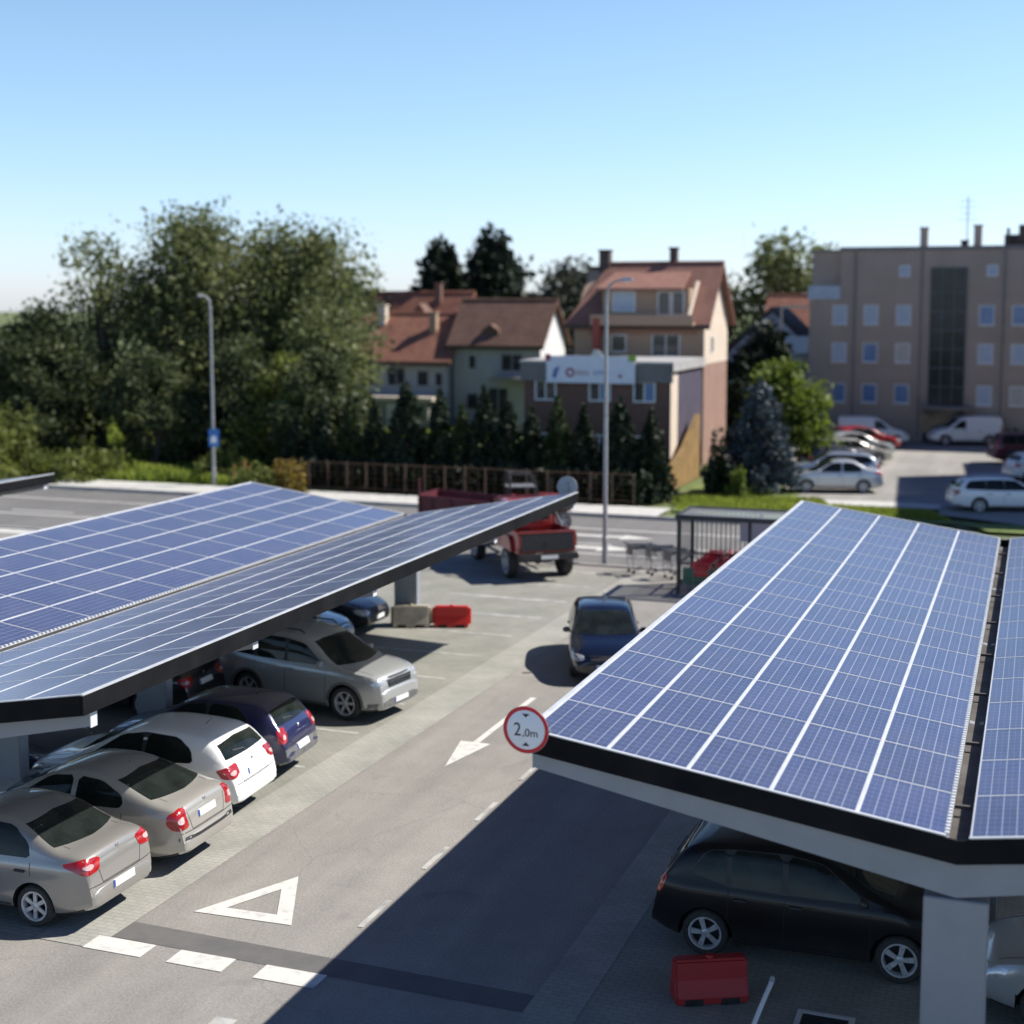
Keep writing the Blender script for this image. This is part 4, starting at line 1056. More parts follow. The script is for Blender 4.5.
b.tube([(-.85, -.4, 2.25), (.1, -.45, 2.22), (.3, -.4, 1.35)], .04, 8); b.tube([(-.85, .4, 2.25), (.1, .45, 2.22), (.3, .4, 1.35)], .04, 8); b.build('roll_frame', M_BLACK, t, True)
b = MB(); b.lathe([(.16, -.012), (.19, 0), (.16, .012), (.16, -.012)], 18, 0, 'x'); o = b.build('steering_wheel', M_BLACK, t, True); o.location = (-.05, 0, 1.42); o.rotation_euler = (0, R(35), 0)
b = MB(); b.box(-.95, .2, -.55, .55, 1.72, 1.76); b.build('canopy', mat('grey_tarpaulin', (.16, .16, .17), .7, col2=(.10, .10, .11), scale=3), t)
b = MB(); b.tube([(.9, .18, 1.38), (.9, .18, 2.0)], .03, 8); b.build('exhaust', M_BLACK, t, True)

# ------------------------------------------------------------------ trolley shelter and shopping trolleys
M_POLY = mat('pale_shelter_sheet', (.34, .35, .36), .3, col2=(.28, .29, .3), scale=2)
_n = M_POLY.node_tree; _t = _n.nodes.new('ShaderNodeBsdfTransparent'); _m = _n.nodes.new('ShaderNodeMixShader'); _m.inputs[0].default_value = .62
_n.links.new(_n.nodes['Principled BSDF'].outputs[0], _m.inputs[1]); _n.links.new(_t.outputs[0], _m.inputs[2]); _n.links.new(_m.outputs[0], _n.nodes['Material Output'].inputs['Surface'])
M_SH = mat('dark_shelter_steel', (.03, .032, .035), .5, col2=(.045, .045, .05), scale=3)
UB, VB = UV(5.15, 44.25)
t = thing_uv('trolley_shelter', 'dark steel shelter over rows of shopping trolleys beyond the right carport', 'shelter', UB, VB)
SW, SD, SH_ = 4.4, 1.9, 2.45
for i, (x, y) in enumerate(((0, 0), (SW/2, 0), (SW, 0), (0, SD), (SW/2, SD), (SW, SD))):
    b = MB(); b.box(x-.05, x+.05, y-.05, y+.05, 0, SH_-.1); b.build('post', M_SH, t)
b = MB(); b.box(-.1, SW+.1, -.1, .0, SH_-.10, SH_+.04); b.box(-.1, SW+.1, SD, SD+.1, SH_-.10, SH_+.04); b.box(-.1, 0, 0, SD, SH_-.10, SH_+.04); b.box(SW, SW+.1, 0, SD, SH_-.10, SH_+.04)
b.build('roof_frame', M_SH, t)
m_shglass = mat('shelter_roof_sheet', (.035, .04, .045), .25, col2=(.05, .055, .06), scale=2)
b = MB()
b.box(.002, SW-.002, .002, SD-.002, SH_-.02, SH_+.0)
b.build('roof_sheet', M_POLY, t)
for k in range(14):
    b = MB(); x = .15+k*.155
    b.box(x-.014, x+.014, SD-.02, SD+.02, .25, SH_-.1); b.build('bar', M_SH, t)
b = MB(); b.box(0, SW, -.03, .03, .95, 1.0); b.box(-.03, .03, 0, SD, .95, 1.0); b.box(0, SW, SD-.03, SD+.03, .95, 1.0); b.box(-.03, .03, 0, SD, .3, .35); b.build('rail', M_SH, t)
b = MB()
for k in range(5): b.box(-.012, .012, .3+k*.33, .325+k*.33, .35, SH_-.1)
b.build('side_bars', M_SH, t)
b = MB(); b.box(1.55, 3.0, SD-.06, SD-.03, 1.45, 2.1); b.build('panel', mat('lilac_white_panel', (.50, .50, .62), .6, col2=(.42, .42, .5), scale=4), t)
b = MB(); b.box(.15, 1.05, -.09, -.055, .35, .85); b.build('green_panel', mat('green_panel', (.03, .14, .09), .5, col2=(.05, .18, .12), scale=3), t)
def trolley(label):
    t = thing('shopping_trolley', label, 'shopping trolley', (0, 0, 0), 0, 'shopping trolleys')
    wire = mat('trolley_wire', (.26, .27, .28), .4, metal=.5, col2=(.2, .2, .21), scale=9)
    b = MB()
    A = [(-.45, -.24, .50), (.45, -.20, .55), (.45, .20, .55), (-.45, .24, .50)]; B = [(-.48, -.28, .98), (.52, -.23, .90), (.52, .23, .90), (-.48, .28, .98)]
    for ring in (A, B, [tuple((p+q)/2 for p, q in zip(a, c)) for a, c in zip(A, B)]):
        for i in range(4): b.tube([ring[i], ring[(i+1) % 4]], .011, 4)
    for i in range(4):
        n = 9 if i % 2 == 0 else 5
        for k in range(n+1):
            f = k/n; p = [A[i][c]*(1-f)+A[(i+1) % 4][c]*f for c in range(3)]; q = [B[i][c]*(1-f)+B[(i+1) % 4][c]*f for c in range(3)]
            b.tube([p, q], .006, 3)
    for k in range(1, 6): f = k/6; b.tube([[A[0][c]*(1-f)+A[1][c]*f for c in range(3)], [A[3][c]*(1-f)+A[2][c]*f for c in range(3)]], .006, 3)
    b.build('basket', wire, t)
    b = MB()
    for s in (-1, 1): b.tube([(-.5, s*.26, .98), (-.45, s*.24, .48), (-.42, s*.23, .14), (.42, s*.17, .16), (.2, s*.19, .52)], .014, 5)
    b.build('frame', wire, t)
    b = MB(); b.tube([(-.55, -.28, 1.01), (-.55, .28, 1.01)], .028, 8); b.build('handle', mat('trolley_red', (.50, .015, .03), .4, col2=(.42, .02, .03), scale=7), t, True)
    b = MB(); b.box(-.47, -.455, -.20, .20, .62, .93); b.box(-.45, .5, -.262, -.246, .84, .94); b.box(-.45, .5, .246, .262, .84, .94); b.build('child_seat_flap', MATS['trolley_red'], t)
    for x in (-.40, .40):
        for s in (-1, 1):
            b = MB(); b.lathe([(.0, -.016), (.055, -.016), (.062, 0), (.055, .016), (0, .016)], 12, 0, 'y', (x, s*.19, .062)); b.build('castor', M_TYRE, t, True)
    return t
tr0 = trolley('shopping trolley with red handle')
first = True; rows = [(.75, 'first'), (1.55, 'second'), (2.35, 'third'), (3.15, 'fourth')]
for ri, (x, nm) in enumerate(rows):
    for k in range(7):
        o = tr0 if first else dup_tree(tr0)
        first = False
        o['label'] = 'red and silver trolley nested in the %s row from the left inside the shelter' % nm
        o.location = W(UB+x, VB+.25+k*.42, .01); o.rotation_euler = (0, 0, R(90)-AZ)
for k, (x, y, rz, lb) in enumerate(((4.35, 49.0, 20, 'silver trolley left loose outside the shelter, farthest from it'), (4.95, 48.6, 14, 'silver trolley left loose outside the shelter, midway of the three'), (5.45, 48.0, 28, 'silver trolley left loose against the outer side of the shelter'))):
    o = dup_tree(tr0, lb); o.location = (x, y-1.2, .01); o.rotation_euler = (0, 0, R(rz))
    for ch in list(o.children):
        if ch.name.startswith(('child_seat_flap', 'handle')): ch.data = ch.data.copy(); ch.data.materials[0] = MATS['trolley_wire']

# ------------------------------------------------------------------ street lamps
def lamp(label, x, y, h, arm, rz, sign=False):
    t = thing('street_lamp', label, 'street lamp', (x, y, 0), R(rz), 'street lamps')
    b = MB(); b.tube([(0, 0, 0), (0, 0, .9), (0, 0, .92), (0, 0, h-.9)], [.105, .10, .085, .06], 12); b.build('pole', M_GALV, t, True)
    b = MB(); b.tube([(0, 0, h-.95), (.02, 0, h-.5), (.12*arm, 0, h-.22), (.45*arm, 0, h-.05), (.95*arm, 0, h)], [.055, .05, .045, .04, .035], 10); b.build('arm', M_GALV, t, True)
    b = MB(); b.hexa([(.80*arm, -.12, h-.06), (1.45*arm, -.09, h-.02), (1.45*arm, .09, h-.02), (.80*arm, .12, h-.06), (.80*arm, -.08, h+.07), (1.40*arm, -.06, h+.08), (1.40*arm, .06, h+.08), (.80*arm, .08, h+.07)])
    hd = b.build('lamp_head', mat('lamp_head_grey', (.5, .51, .52), .4, col2=(.42, .43, .44), scale=3), t, bevel=.02)
    b = MB(); b.box(.92*arm, 1.36*arm, -.07, .07, h-.075, h-.05) ; b.build('diffuser', M_LENS, hd)
    return t
lamp('tall grey street lamp at the far edge of the lot, before the brick building', 3.22, 49.6, 9.75, .62, -10)
lamp('tall grey street lamp before the big trees at left', -14.57, 70.4, 9.3, .42, 190)
b = MB(); b.box(-.25, .25, -.02, .02, 2.0, 2.85); t = thing('road_sign', 'small blue road sign on the left lamp post', 'traffic sign', (-14.5, 70.2, 0)); b.build('plate', mat('sign_blue', (.03, .16, .50), .4, col2=(.04, .18, .46), scale=4), t, bevel=.004)
b = MB(); b.prism([(-.14, 2.18), (.14, 2.18), (.14, 2.42), (0, 2.58), (-.14, 2.42)], -.024, -.022, lambda p, q: (p[0], q, p[1])); b.build('symbol', MATS['sign_white'], t)
# ------------------------------------------------------------------ buildings
def wall_with_windows():
    pass
def window(par, u, v, z, w, h, face, frame, pane, fw=.07, out=.05, mull=1, name='window', sill=None):
    """window on a wall plane in the building's local axes; face 'f' looks to -y, 'r' looks to +x; (u,v) is the wall point"""
    def mk(b, x0, x1, d0, d1, z0, z1):
        if face == 'f': b.box(u+x0, u+x1, v-d1, v-d0, z+z0, z+z1)
        else: b.box(u+d0, u+d1, v+x0, v+x1, z+z0, z+z1)
    b = MB()
    mk(b, -w/2, w/2, .002, out, 0, fw); mk(b, -w/2, w/2, .002, out, h-fw, h)
    mk(b, -w/2, -w/2+fw, .002, out, fw, h-fw); mk(b, w/2-fw, w/2, .002, out, fw, h-fw)
    for k in range(mull):
        c = -w/2+w*(k+1)/(mull+1); mk(b, c-fw*.45, c+fw*.45, .002, out*.9, fw, h-fw)
    f = b.build('window', frame, par); f.name = name
    b = MB(); mk(b, -w/2+fw, w/2-fw, .002, .02, fw, h-fw); b.build('pane', pane, f)
    if sill: b = MB(); mk(b, -w/2-.05, w/2+.05, .002, .13, -.06, -.003); b.build('sill', sill, f)
    return f
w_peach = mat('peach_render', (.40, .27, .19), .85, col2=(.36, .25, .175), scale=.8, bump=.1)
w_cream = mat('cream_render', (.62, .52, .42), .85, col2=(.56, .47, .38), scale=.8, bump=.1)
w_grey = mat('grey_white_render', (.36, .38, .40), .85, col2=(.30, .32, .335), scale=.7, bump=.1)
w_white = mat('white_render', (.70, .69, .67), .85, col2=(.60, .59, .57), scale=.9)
w_mauve = mat('mauve_brown_render', (.41, .33, .275), .85, col2=(.36, .29, .24), scale=.5, bump=.08)
w_brick = brick_mat('brown_brick', (.17, .085, .065), (.13, .065, .05), (.16, .12, .10))
w_bl = mat('pale_blue_render', (.42, .48, .62), .85, col2=(.36, .42, .56), scale=.8)
t_red = tile_mat('red_roof_tiles', (.20, .075, .05), (.29, .12, .075), (.36, .17, .10))
t_brn = tile_mat('brown_roof_tiles', (.12, .062, .045), (.17, .09, .062), (.22, .125, .09))
t_pink = tile_mat('rose_roof_tiles', (.21, .095, .07), (.28, .135, .10), (.33, .17, .13))
w_frame = mat('white_window_frame', (.72, .72, .72), .5, col2=(.62, .62, .62), scale=4)
w_shut = mat('pale_blind', (.46, .52, .60), .6, col2=(.38, .44, .53), scale=3)
w_shut2 = mat('cream_blind', (.50, .48, .42), .6, col2=(.44, .42, .37), scale=3)
w_blue = mat('blue_pane', (.16, .26, .45), .15, col2=(.12, .2, .38), scale=2)
m_brown = mat('dark_brown_eaves', (.05, .03, .025), .7, col2=(.07, .045, .035), scale=3)
def gable_house(par, w, d, he, hr, wall, roof, over=.4, z0=0, hip=0, name='roof'):
    """ridge along local x; front wall on y=0"""
    b = MB(); b.box(0, w, 0, d, z0, he)
    b.add([(0, 0, he), (0, d, he), (0, d/2, hr-.12), (w, 0, he), (w, d, he), (w, d/2, hr-.12)], [(0, 1, 2), (3, 5, 4), (0, 2, 5, 3), (1, 4, 5, 2)])
    wl = b.build('wall', wall, par)
    sl = (hr-he)/(d/2); zo = he-over*sl
    b = MB(); th = .16
    A = [(-over+0, -over, zo), (w+over, -over, zo), (w+over, d/2, hr), (-over+hip, d/2, hr)]
    B = [(p[0], p[1], p[2]+th) for p in A]; b.hexa(A+B)
    A = [(w+over, d+over, zo), (-over, d+over, zo), (-over+hip, d/2, hr), (w+over, d/2, hr)]
    B = [(p[0], p[1], p[2]+th) for p in A]; b.hexa(A+B)
    if hip:
        A = [(-over, d+over, zo), (-over, -over, zo), (-over+hip, d/2, hr), (-over+hip, d/2, hr)]
        b.add(A[:3]+[(p[0], p[1], p[2]+th) for p in A[:3]], [(0, 1, 2), (3, 5, 4), (0, 3, 4, 1), (1, 4, 5, 2), (2, 5, 3, 0)])
    rf = b.build(name, roof, par)
    b = MB(); b.tube([(-over+hip, d/2, hr+th), (w+over, d/2, hr+th)], .11, 6); b.build('ridge', roof, rf)
    b = MB(); b.box(-over, w+over, -over-.06, -over-.005, zo-.10, zo+.14); b.build('gutter', m_brown, rf)
    return wl, rf
def chimney(rf, x, y, z0, z1, s=.5, m=None, cap=True):
    b = MB(); b.box(x-s/2, x+s/2, y-s/2, y+s/2, z0, z1)
    if cap: b.box(x-s/2-.06, x+s/2+.06, y-s/2-.06, y+s/2+.06, z1+.002, z1+.1)
    return b.build('chimney', m or w_brick, rf)

# peach house
t = thing_uv('house', 'tall peach house with rose tiled roof, wide dormer and sunlit right gable', 'house', -24.7, 78.2)
wl, rf = gable_house(t, 7.4, 6.2, 8.05, 11.05, w_peach, t_pink, .45, hip=1.6)
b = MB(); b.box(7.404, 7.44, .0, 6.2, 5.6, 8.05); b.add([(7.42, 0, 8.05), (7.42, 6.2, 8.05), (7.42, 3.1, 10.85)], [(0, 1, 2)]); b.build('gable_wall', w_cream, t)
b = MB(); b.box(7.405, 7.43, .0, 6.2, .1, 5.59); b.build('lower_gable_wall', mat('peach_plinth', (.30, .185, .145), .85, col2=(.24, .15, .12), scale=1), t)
b = MB(); b.box(1.7, 6.6, -.08, 2.2, 7.9, 9.75); dm = b.build('dormer', w_peach, t)
b = MB(); b.hexa([(1.4, -.5, 9.60), (6.3, -.5, 9.60), (6.1, 2.4, 10.55), (1.7, 2.4, 10.55), (1.4, -.5, 9.76), (6.3, -.5, 9.76), (6.1, 2.4, 10.70), (1.7, 2.4, 10.70)]); b.build('dormer_roof', t_pink, dm)
b = MB(); b.prism([(-.5, 8.0), (1.9, 10.15), (1.3, 10.15), (-.65, 8.3)], 6.62, 6.74, lambda p, q: (q, p[0], p[1])); b.build('dormer_cheek', w_cream, dm)
b = MB(); b.box(1.2, 7.0, -.9, -.001, 7.72, 7.9); b.box(1.2, 7.0, -.9, -.84, 7.9, 8.3); b.build('balcony', w_peach, t)
window(t, 2.9, -.08, 8.45, 1.35, 1.15, 'f', w_frame, w_shut, mull=0)
window(t, 5.2, -.08, 8.25, .75, 1.35, 'f', w_frame, M_GLASSF, mull=0, name='balcony_door'); window(t, 5.98, -.08, 8.25, .70, 1.35, 'f', w_frame, M_GLASSF, mull=0, name='balcony_door')
window(t, 2.6, 0, 6.2, .9, 1.0, 'f', w_frame, M_GLASSF, mull=0); window(t, 5.3, 0, 6.0, 1.6, 1.25, 'f', w_frame, M_GLASSF, mull=1)
window(t, 7.44, 2.0, 6.2, .5, .9, 'r', w_frame, M_GLASSF, mull=0)
b = MB(); b.box(.9, 7.0, -.06, -.002, 7.2, 7.5); b.build('string_course', mat('terracotta_band', (.36, .19, .13), .85, col2=(.31, .17, .12), scale=2), t)
c = chimney(rf, .9, 3.1, 10.6, 11.9, .6, mat('dark_chimney', (.07, .05, .05), .8, col2=(.1, .07, .06), scale=3)); b = MB(); b.box(-.0, 1.3, 3.0, 3.3, 10.1, 11.05); b.build('ridge_vent', m_brown, rf)
chimney(rf, 4.9, 3.3, 10.7, 12.0, .42, MATS['dark_chimney'])
b = MB(); b.box(1.35, 1.75, -.95, -.55, 5.5, 8.1); b.build('flue', mat('red_flue', (.30, .06, .045), .7, col2=(.22, .05, .04), scale=3), t)
# brick building with banner
t = thing_uv('commercial_building', 'brown brick flat-roofed building with a white banner on its roof edge', 'building', -24.6, 69.5)
b = MB(); b.box(0, 7.6, 0, 6.9, 0, 5.6); b.build('wall', w_brick, t)
b = MB(); b.box(-.15, 7.75, -.2, -.004, 5.05, 5.95); b.build('parapet', mat('grey_parapet', (.20, .19, .185), .8, col2=(.16, .155, .15), scale=2), t)
b = MB(); b.box(-.2, 7.8, -.25, 7.0, 5.952, 6.07); b.build('roof_slab', mat('flat_roof_concrete', (.38, .37, .36), .85, col2=(.30, .295, .29), scale=1.5), t)
b = MB(); b.box(7.61, 7.80, -.2, 7.0, 5.6, 5.95); b.build('side_parapet', MATS['flat_roof_concrete'], t)
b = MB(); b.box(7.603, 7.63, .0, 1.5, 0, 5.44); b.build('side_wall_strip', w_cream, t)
b = MB(); b.box(7.604, 7.66, 1.52, 6.85, 0, 5.0); b.box(7.604, 7.632, 1.52, 6.85, 5.0, 5.44); b.build('side_wall_dark', mat('slate_violet', (.055, .048, .075), .7, col2=(.075, .065, .095), scale=1.5), t)  # rest of the side wall, dark violet behind the cream strip
b = MB(); b.box(7.604, 7.625, 1.5, 1.52, 0, 5.4); b.build('corner_strip', w_white, t)
for u, bl in ((1.15, M_GLASSF), (4.0, w_blue), (6.3, w_blue)):
    f = window(t, u, 0, 4.05, 1.15, 1.05, 'f', w_frame, M_GLASSF, .09, .06, 1)
    if bl is w_blue: b = MB(); b.box(u+.05, u+.49, -.035, -.022, 4.14, 5.01); b.build('blind', w_blue, f)
for u in (1.15, 4.0, 6.3): window(t, u, 0, 1.2, 1.15, 1.2, 'f', w_frame, M_GLASSF, .09, .06, 1)
t = thing_uv('roof_banner', 'long white advertising banner with red ring and blue marks above the brick building', 'banner', -24.6+1.3, 69.5-.28)
b = MB(); b.box(0, 4.6, -.08, -.02, 4.98, 6.32); b.build('board', mat('banner_white', (.74, .78, .86), .5, col2=(.68, .72, .80), scale=2.5), t)
b = MB(); b.lathe([(.13, -.004), (.24, -.004), (.24, .004), (.13, .004)], 24, 0, 'y', (1.25, -.088, 5.5)); b.build('ring', mat('banner_red', (.34, .06, .08), .5, col2=(.28, .06, .08), scale=6), t)
b = MB()
for i, (x, w, h) in enumerate(((1.58, .13, .2), (1.76, .12, .16), (1.93, .14, .16), (2.12, .10, .16))):
    b.box(x, x+w, -.09, -.082, 5.40, 5.42+h*.2); b.box(x, x+.035, -.09, -.082, 5.42+h*.2+.002, 5.42+h); b.box(x+.04, x+w, -.09, -.082, 5.40+h, 5.44+h)
b.build('red_marks', MATS['banner_red'], t)
b = MB()
for i, x in enumerate((2.48, 2.66, 2.83, 3.0, 3.14)):
    b.box(x, x+.04, -.09, -.082, 5.40, 5.64); b.box(x+.05, x+.12, -.09, -.082, 5.42+.05*(i % 3), 5.48+.05*(i % 3))
b.build('blue_marks', mat('banner_blue', (.10, .18, .42), .5, col2=(.08, .15, .36), scale=6), t)
b = MB(); b.prism([(.3, 5.25), (.42, 5.7), (.7, 5.82), (.62, 5.55), (.5, 5.2)], -.09, -.082, lambda p, q: (p[0], q, p[1])); b.build('swoosh', MATS['banner_blue'], t)
b = MB(); b.lathe([(0, -.004), (.10, -.004), (.10, .004), (0, .004)], 5, 0, 'y', (3.85, -.088, 5.35)); b.build('star', MATS['banner_red'], t)
b = MB(); b.box(-.06, .22, -.10, -.084, 6.08, 6.40); b.build('corner_mark', MATS['banner_red'], t)
b = MB(); b.box(4.25, 4.66, -.10, -.084, 6.08, 6.40); b.build('corner_mark', mat('lime_green', (.30, .45, .05), .5, col2=(.26, .4, .06), scale=4), t)
b = MB(); b.prism([(2.3, 6.325), (3.0, 6.325), (2.75, 6.6), (2.5, 6.66)], -.07, -.03, lambda p, q: (p[0], q, p[1])); b.build('top_shape', w_white, t)
for x in (.5, 2.1, 3.8):
    b = MB(); b.box(x-.03, x+.03, -.02, .02, 4.95, 6.0); b.build('bracket', M_GALV, t)
# yellow ramp wall beside it
t = thing_uv('ramp_wall', 'sunlit ochre yellow wall rising beside the brick building', 'wall', -16.6, 66.8)
b = MB(); b.prism([(0, 0), (0, .9), (3.2, 1.7), (6.5, 3.2), (6.5, 0)], 0, .25, lambda p, q: (q, p[0], p[1])); b.box(-1.2, -.002, 0, .2, 0, .9)
b.build('wall', mat('ochre_render', (.26, .16, .055), .85, col2=(.19, .115, .04), scale=1.2), t)
b = MB(); b.prism([(0, .902), (0, .96), (3.2, 1.76), (6.5, 3.26), (6.5, 3.202), (3.2, 1.702)], -.02, .27, lambda p, q: (q, p[0], p[1])); b.build('coping', MATS['ochre_render'], t)
# white house with brown roof
t = thing_uv('house', 'white house with brown roof and a bright sunlit gable, beside the dark spruces', 'house', -38.0, 92.7)
wl, rf = gable_house(t, 6.3, 5.4, 6.3, 9.0, w_grey, t_brn, .4)
b = MB(); b.box(6.304, 6.33, 0, 5.4, 0, 6.3); b.add([(6.32, 0, 6.3), (6.32, 5.4, 6.3), (6.32, 2.7, 8.8)], [(0, 1, 2)]); b.build('gable_wall', w_white, t)  # white gable over greyed front: sun and shade put into the wall colours
window(t, 1.4, 0, 4.4, .55, 1.0, 'f', w_grey, M_GLASSF, mull=0); window(t, 4.3, 0, 4.3, 1.6, 1.2, 'f', w_grey, M_GLASSF, mull=1)
window(t, 1.4, 0, 1.6, .9, 1.2, 'f', w_grey, M_GLASSF, mull=0); window(t, 3.3, 0, 1.0, 1.5, 2.2, 'f', w_grey, M_GLASSF, mull=1, name='terrace_door')
b = MB(); b.box(3.2, 6.9, -1.6, -.01, 3.7, 3.95); b.box(6.4, 6.6, -1.5, -1.3, 0, 3.7); b.build('porch_roof', mat('taupe_concrete', (.22, .205, .19), .85, col2=(.18, .17, .16), scale=2), t)
b = MB(); b.prism([(2.0, 6.75), (3.2, 6.75), (3.2, 7.1), (2.6, 7.5), (2.0, 7.1)], .0, .8, lambda p, q: (p[0], q+.3, p[1])); b.build('roof_hatch', t_brn, rf)
# low grey house with red roofs
t = thing_uv('house', 'long low grey house with stepped red tiled roofs, partly behind the young conifers', 'house', -47.6, 92.0)
wl, rf = gable_house(t, 9.4, 6.5, 5.15, 8.0, w_grey, t_red, .45)
for u, w, h in ((1.3, .6, 1.0), (3.6, .8, .9), (5.6, 1.4, 1.3), (7.6, .9, 1.1), (8.8, .6, 1.0)): window(t, u, 0, 3.2, w, h, 'f', w_grey, M_GLASSF, mull=0 if w < 1 else 1)
b = MB(); b.box(.4, 9.4, -2.6, -.01, 2.35, 2.6); b.build('ledge', w_cream, t)
b = MB(); b.box(1.0, 9.0, -2.4, -.01, 0, 2.34); b.build('annex', mat('olive_grey_render', (.22, .22, .19), .9, col2=(.18, .18, .16), scale=1), t)
window(t, 3.2, -2.4, 1.0, 1.0, .9, 'f', w_grey, M_GLASSF, mull=0); window(t, 6.9, -2.4, .6, 1.8, 1.5, 'f', w_frame, w_shut2, mull=1)
chimney(rf, 3.4, 2.6, 7.0, 8.7, .6, w_cream); chimney(rf, 7.6, 2.0, 6.2, 8.2, .5, w_peach)
t = thing_uv('house', 'house with a steep red roof behind the long low grey house', 'house', -50.0, 101.5)
wl, rf = gable_house(t, 8.6, 6, 6.0, 9.6, w_cream, t_red, .4); chimney(rf, 6.2, 2.4, 8.2, 10.4, .5, w_brick)
b = MB(); b.prism([(4.3, 7.3), (6.7, 7.3), (5.5, 8.9)], .2, 2.2, lambda p, q: (p[0], q, p[1])); b.build('dormer', t_brn, rf)
# pale blue house
t = thing_uv('house', 'pale blue house with dark roof edge, half hidden by dark conifers near the apartment block', 'house', -20.4, 99.5)
b = MB(); b.box(0, 6.2, 0, 6, 0, 5.4); b.add([(0, 0, 5.4), (6.2, 0, 5.4), (3.1, 0, 8.4), (0, 6, 5.4), (6.2, 6, 5.4), (3.1, 6, 8.4)], [(0, 1, 2), (3, 5, 4), (0, 2, 5, 3), (1, 4, 5, 2)]); b.build('wall', w_bl, t)
b = MB()
for s in (-1, 1):
    A = [(3.1, -.4, 8.45), (3.1, 6.4, 8.45), (3.1+s*3.6, 6.4, 5.0), (3.1+s*3.6, -.4, 5.0)]; b.hexa(A+[(p[0], p[1], p[2]+.22) for p in A])
b.build('roof', mat('dark_slate_roof', (.035, .03, .045), .8, col2=(.05, .045, .06), scale=3), t)
window(t, 3.1, 0, 6.0, .8, .9, 'f', w_frame, M_GLASSF, mull=1); window(t, 1.6, 0, 3.2, 1.0, 1.2, 'f', w_frame, M_GLASSF, mull=1); window(t, 4.4, 0, 3.2, 1.0, 1.2, 'f', w_frame, M_GLASSF, mull=1)
t = thing_uv('house', 'small house with red tiled roof seen between the peach house and the apartment block', 'house', -20.0, 112)
gable_house(t, 9, 7, 6.2, 9.4, w_cream, t_red, .4)

# apartment block
AB0, AB1 = UV(19.6, 96.0)
t = thing_uv('apartment_building', 'four-storey mauve brown apartment block with a tall glazed stairwell', 'apartment building', AB0, AB1)
AW = 23.0
b = MB(); b.box(2.0, AW, 0, 11, 0, 12.3); b.box(0, 1.996, .9, 11, 0, 12.3); b.box(0, 1.996, 0, .896, 0, 9.15); b.build('wall', w_mauve, t)
b = MB(); b.box(1.9, AW+.1, -.10, 11.1, 12.302, 12.55); b.box(-.1, 1.896, .8, 11.1, 12.302, 12.42); b.build('parapet', mat('grey_coping', (.22, .215, .21), .8, col2=(.18, .175, .17), scale=2), t)
px = lambda x: (x-818)/15.1   # along the facade, metres
xs = [px(848), px(878), px(909), px(986), px(1016), px(1050), px(1080)]
pan = [w_shut, w_shut, w_shut, w_blue, w_shut, w_shut, w_shut2]
for r, z in enumerate((7.55, 5.1, 2.45)):
    for k, x in enumerate(xs):
        pm_ = [[w_shut, w_shut, w_shut, w_blue, w_blue, w_shut, w_shut], [w_shut, w_blue, w_shut2, w_shut, w_shut, w_blue, w_shut], [w_blue, w_blue, w_blue, w_shut, w_shut2, w_shut, w_shut]][r][k]
        window(t, x, 0, z, .95, 1.25, 'f', w_frame, pm_, .07, .04, 0, sill=w_frame)
for x in (px(909), px(990), px(1050)): window(t, x, 0, 10.6, .7, .75, 'f', w_frame, w_shut, .06, .04, 0)
b = MB(); x0, x1 = px(934), px(967); b.box(x0, x1, -.06, -.003, 2.4, 11.2); sg = b.build('stairwell_glazing', mat('dark_green_glass', (.010, .016, .022), .08, spec=.3, col2=(.025, .04, .05), scale=.9), t)
b = MB()
for z in (2.4, 3.6, 4.8, 6.0, 7.2, 8.4, 9.6, 11.15): b.box(x0, x1, -.10, -.062, z-.03, z+.03)
for k in range(4): x = x0+(x1-x0)*k/3; b.box(x-.03, x+.03, -.115, -.102, 2.4, 11.15)
b.build('mullions', mat('dark_mullion', (.10, .13, .14), .5, col2=(.08, .1, .11), scale=3), sg)
for x in (px(862), px(945-20), px(1001)):
    b = MB(); b.box(x-.05, x+.05, -.10, -.003, .3, 12.2); b.build('drainpipe', MATS['grey_coping'], t)
for z in (3.85, 6.75, 9.35):
    b = MB(); b.box(2.0, px(933), -.03, -.002, z, z+.10); b.box(px(968), AW, -.03, -.002, z, z+.10); b.build('string_course', w_mauve, t)
b = MB(); b.box(px(925), px(975), -1.7, -.003, 2.22, 2.38); b.build('entrance_canopy', mat('taupe_concrete', (.22, .2, .19), .85), t)
b = MB(); b.box(px(930), px(968), -.05, -.003, .05, 2.2); b.build('entrance', M_GLASSF, t)
for z, zz in ((9.2, 10.15),): 
    b = MB(); b.box(-.1, 2.0, -.12, -.02, 9.17, 10.05); b.build('balcony_front', w_shut, t)
for z in (2.7, 5.6):
    b = MB(); b.box(-1.9, -.01, .3, 4.5, z, z+.18); b.box(-1.9, -.01, .22, .297, z, z+1.15); b.box(-1.98, -1.903, .22, 4.5, z, z+1.15); b.build('balcony', w_shut, t)
b = MB(); b.box(-1.95, -1.8, .3, .45, 5.8, 8.7); b.box(-1.98, -.01, .22, 4.5, 8.6, 8.75); b.build('balcony_frame', w_cream, t)
chimney(t, px(923), 3, 12.3, 13.8, .5, w_mauve); chimney(t, px(974), 3, 12.3, 13.9, .5, w_mauve); chimney(t, px(962), 2.6, 12.3, 12.9, .45, MATS['dark_chimney'])
b = MB(); b.box(px(999), px(1040), 2, 5, 12.3, 13.3); b.box(px(1001), px(1004), 1.8, 1.99, 12.6, 13.7); b.box(px(1012), px(1022), 1.6, 1.9, 12.9, 13.9); b.build('roof_plant', MATS['dark_chimney'], t)
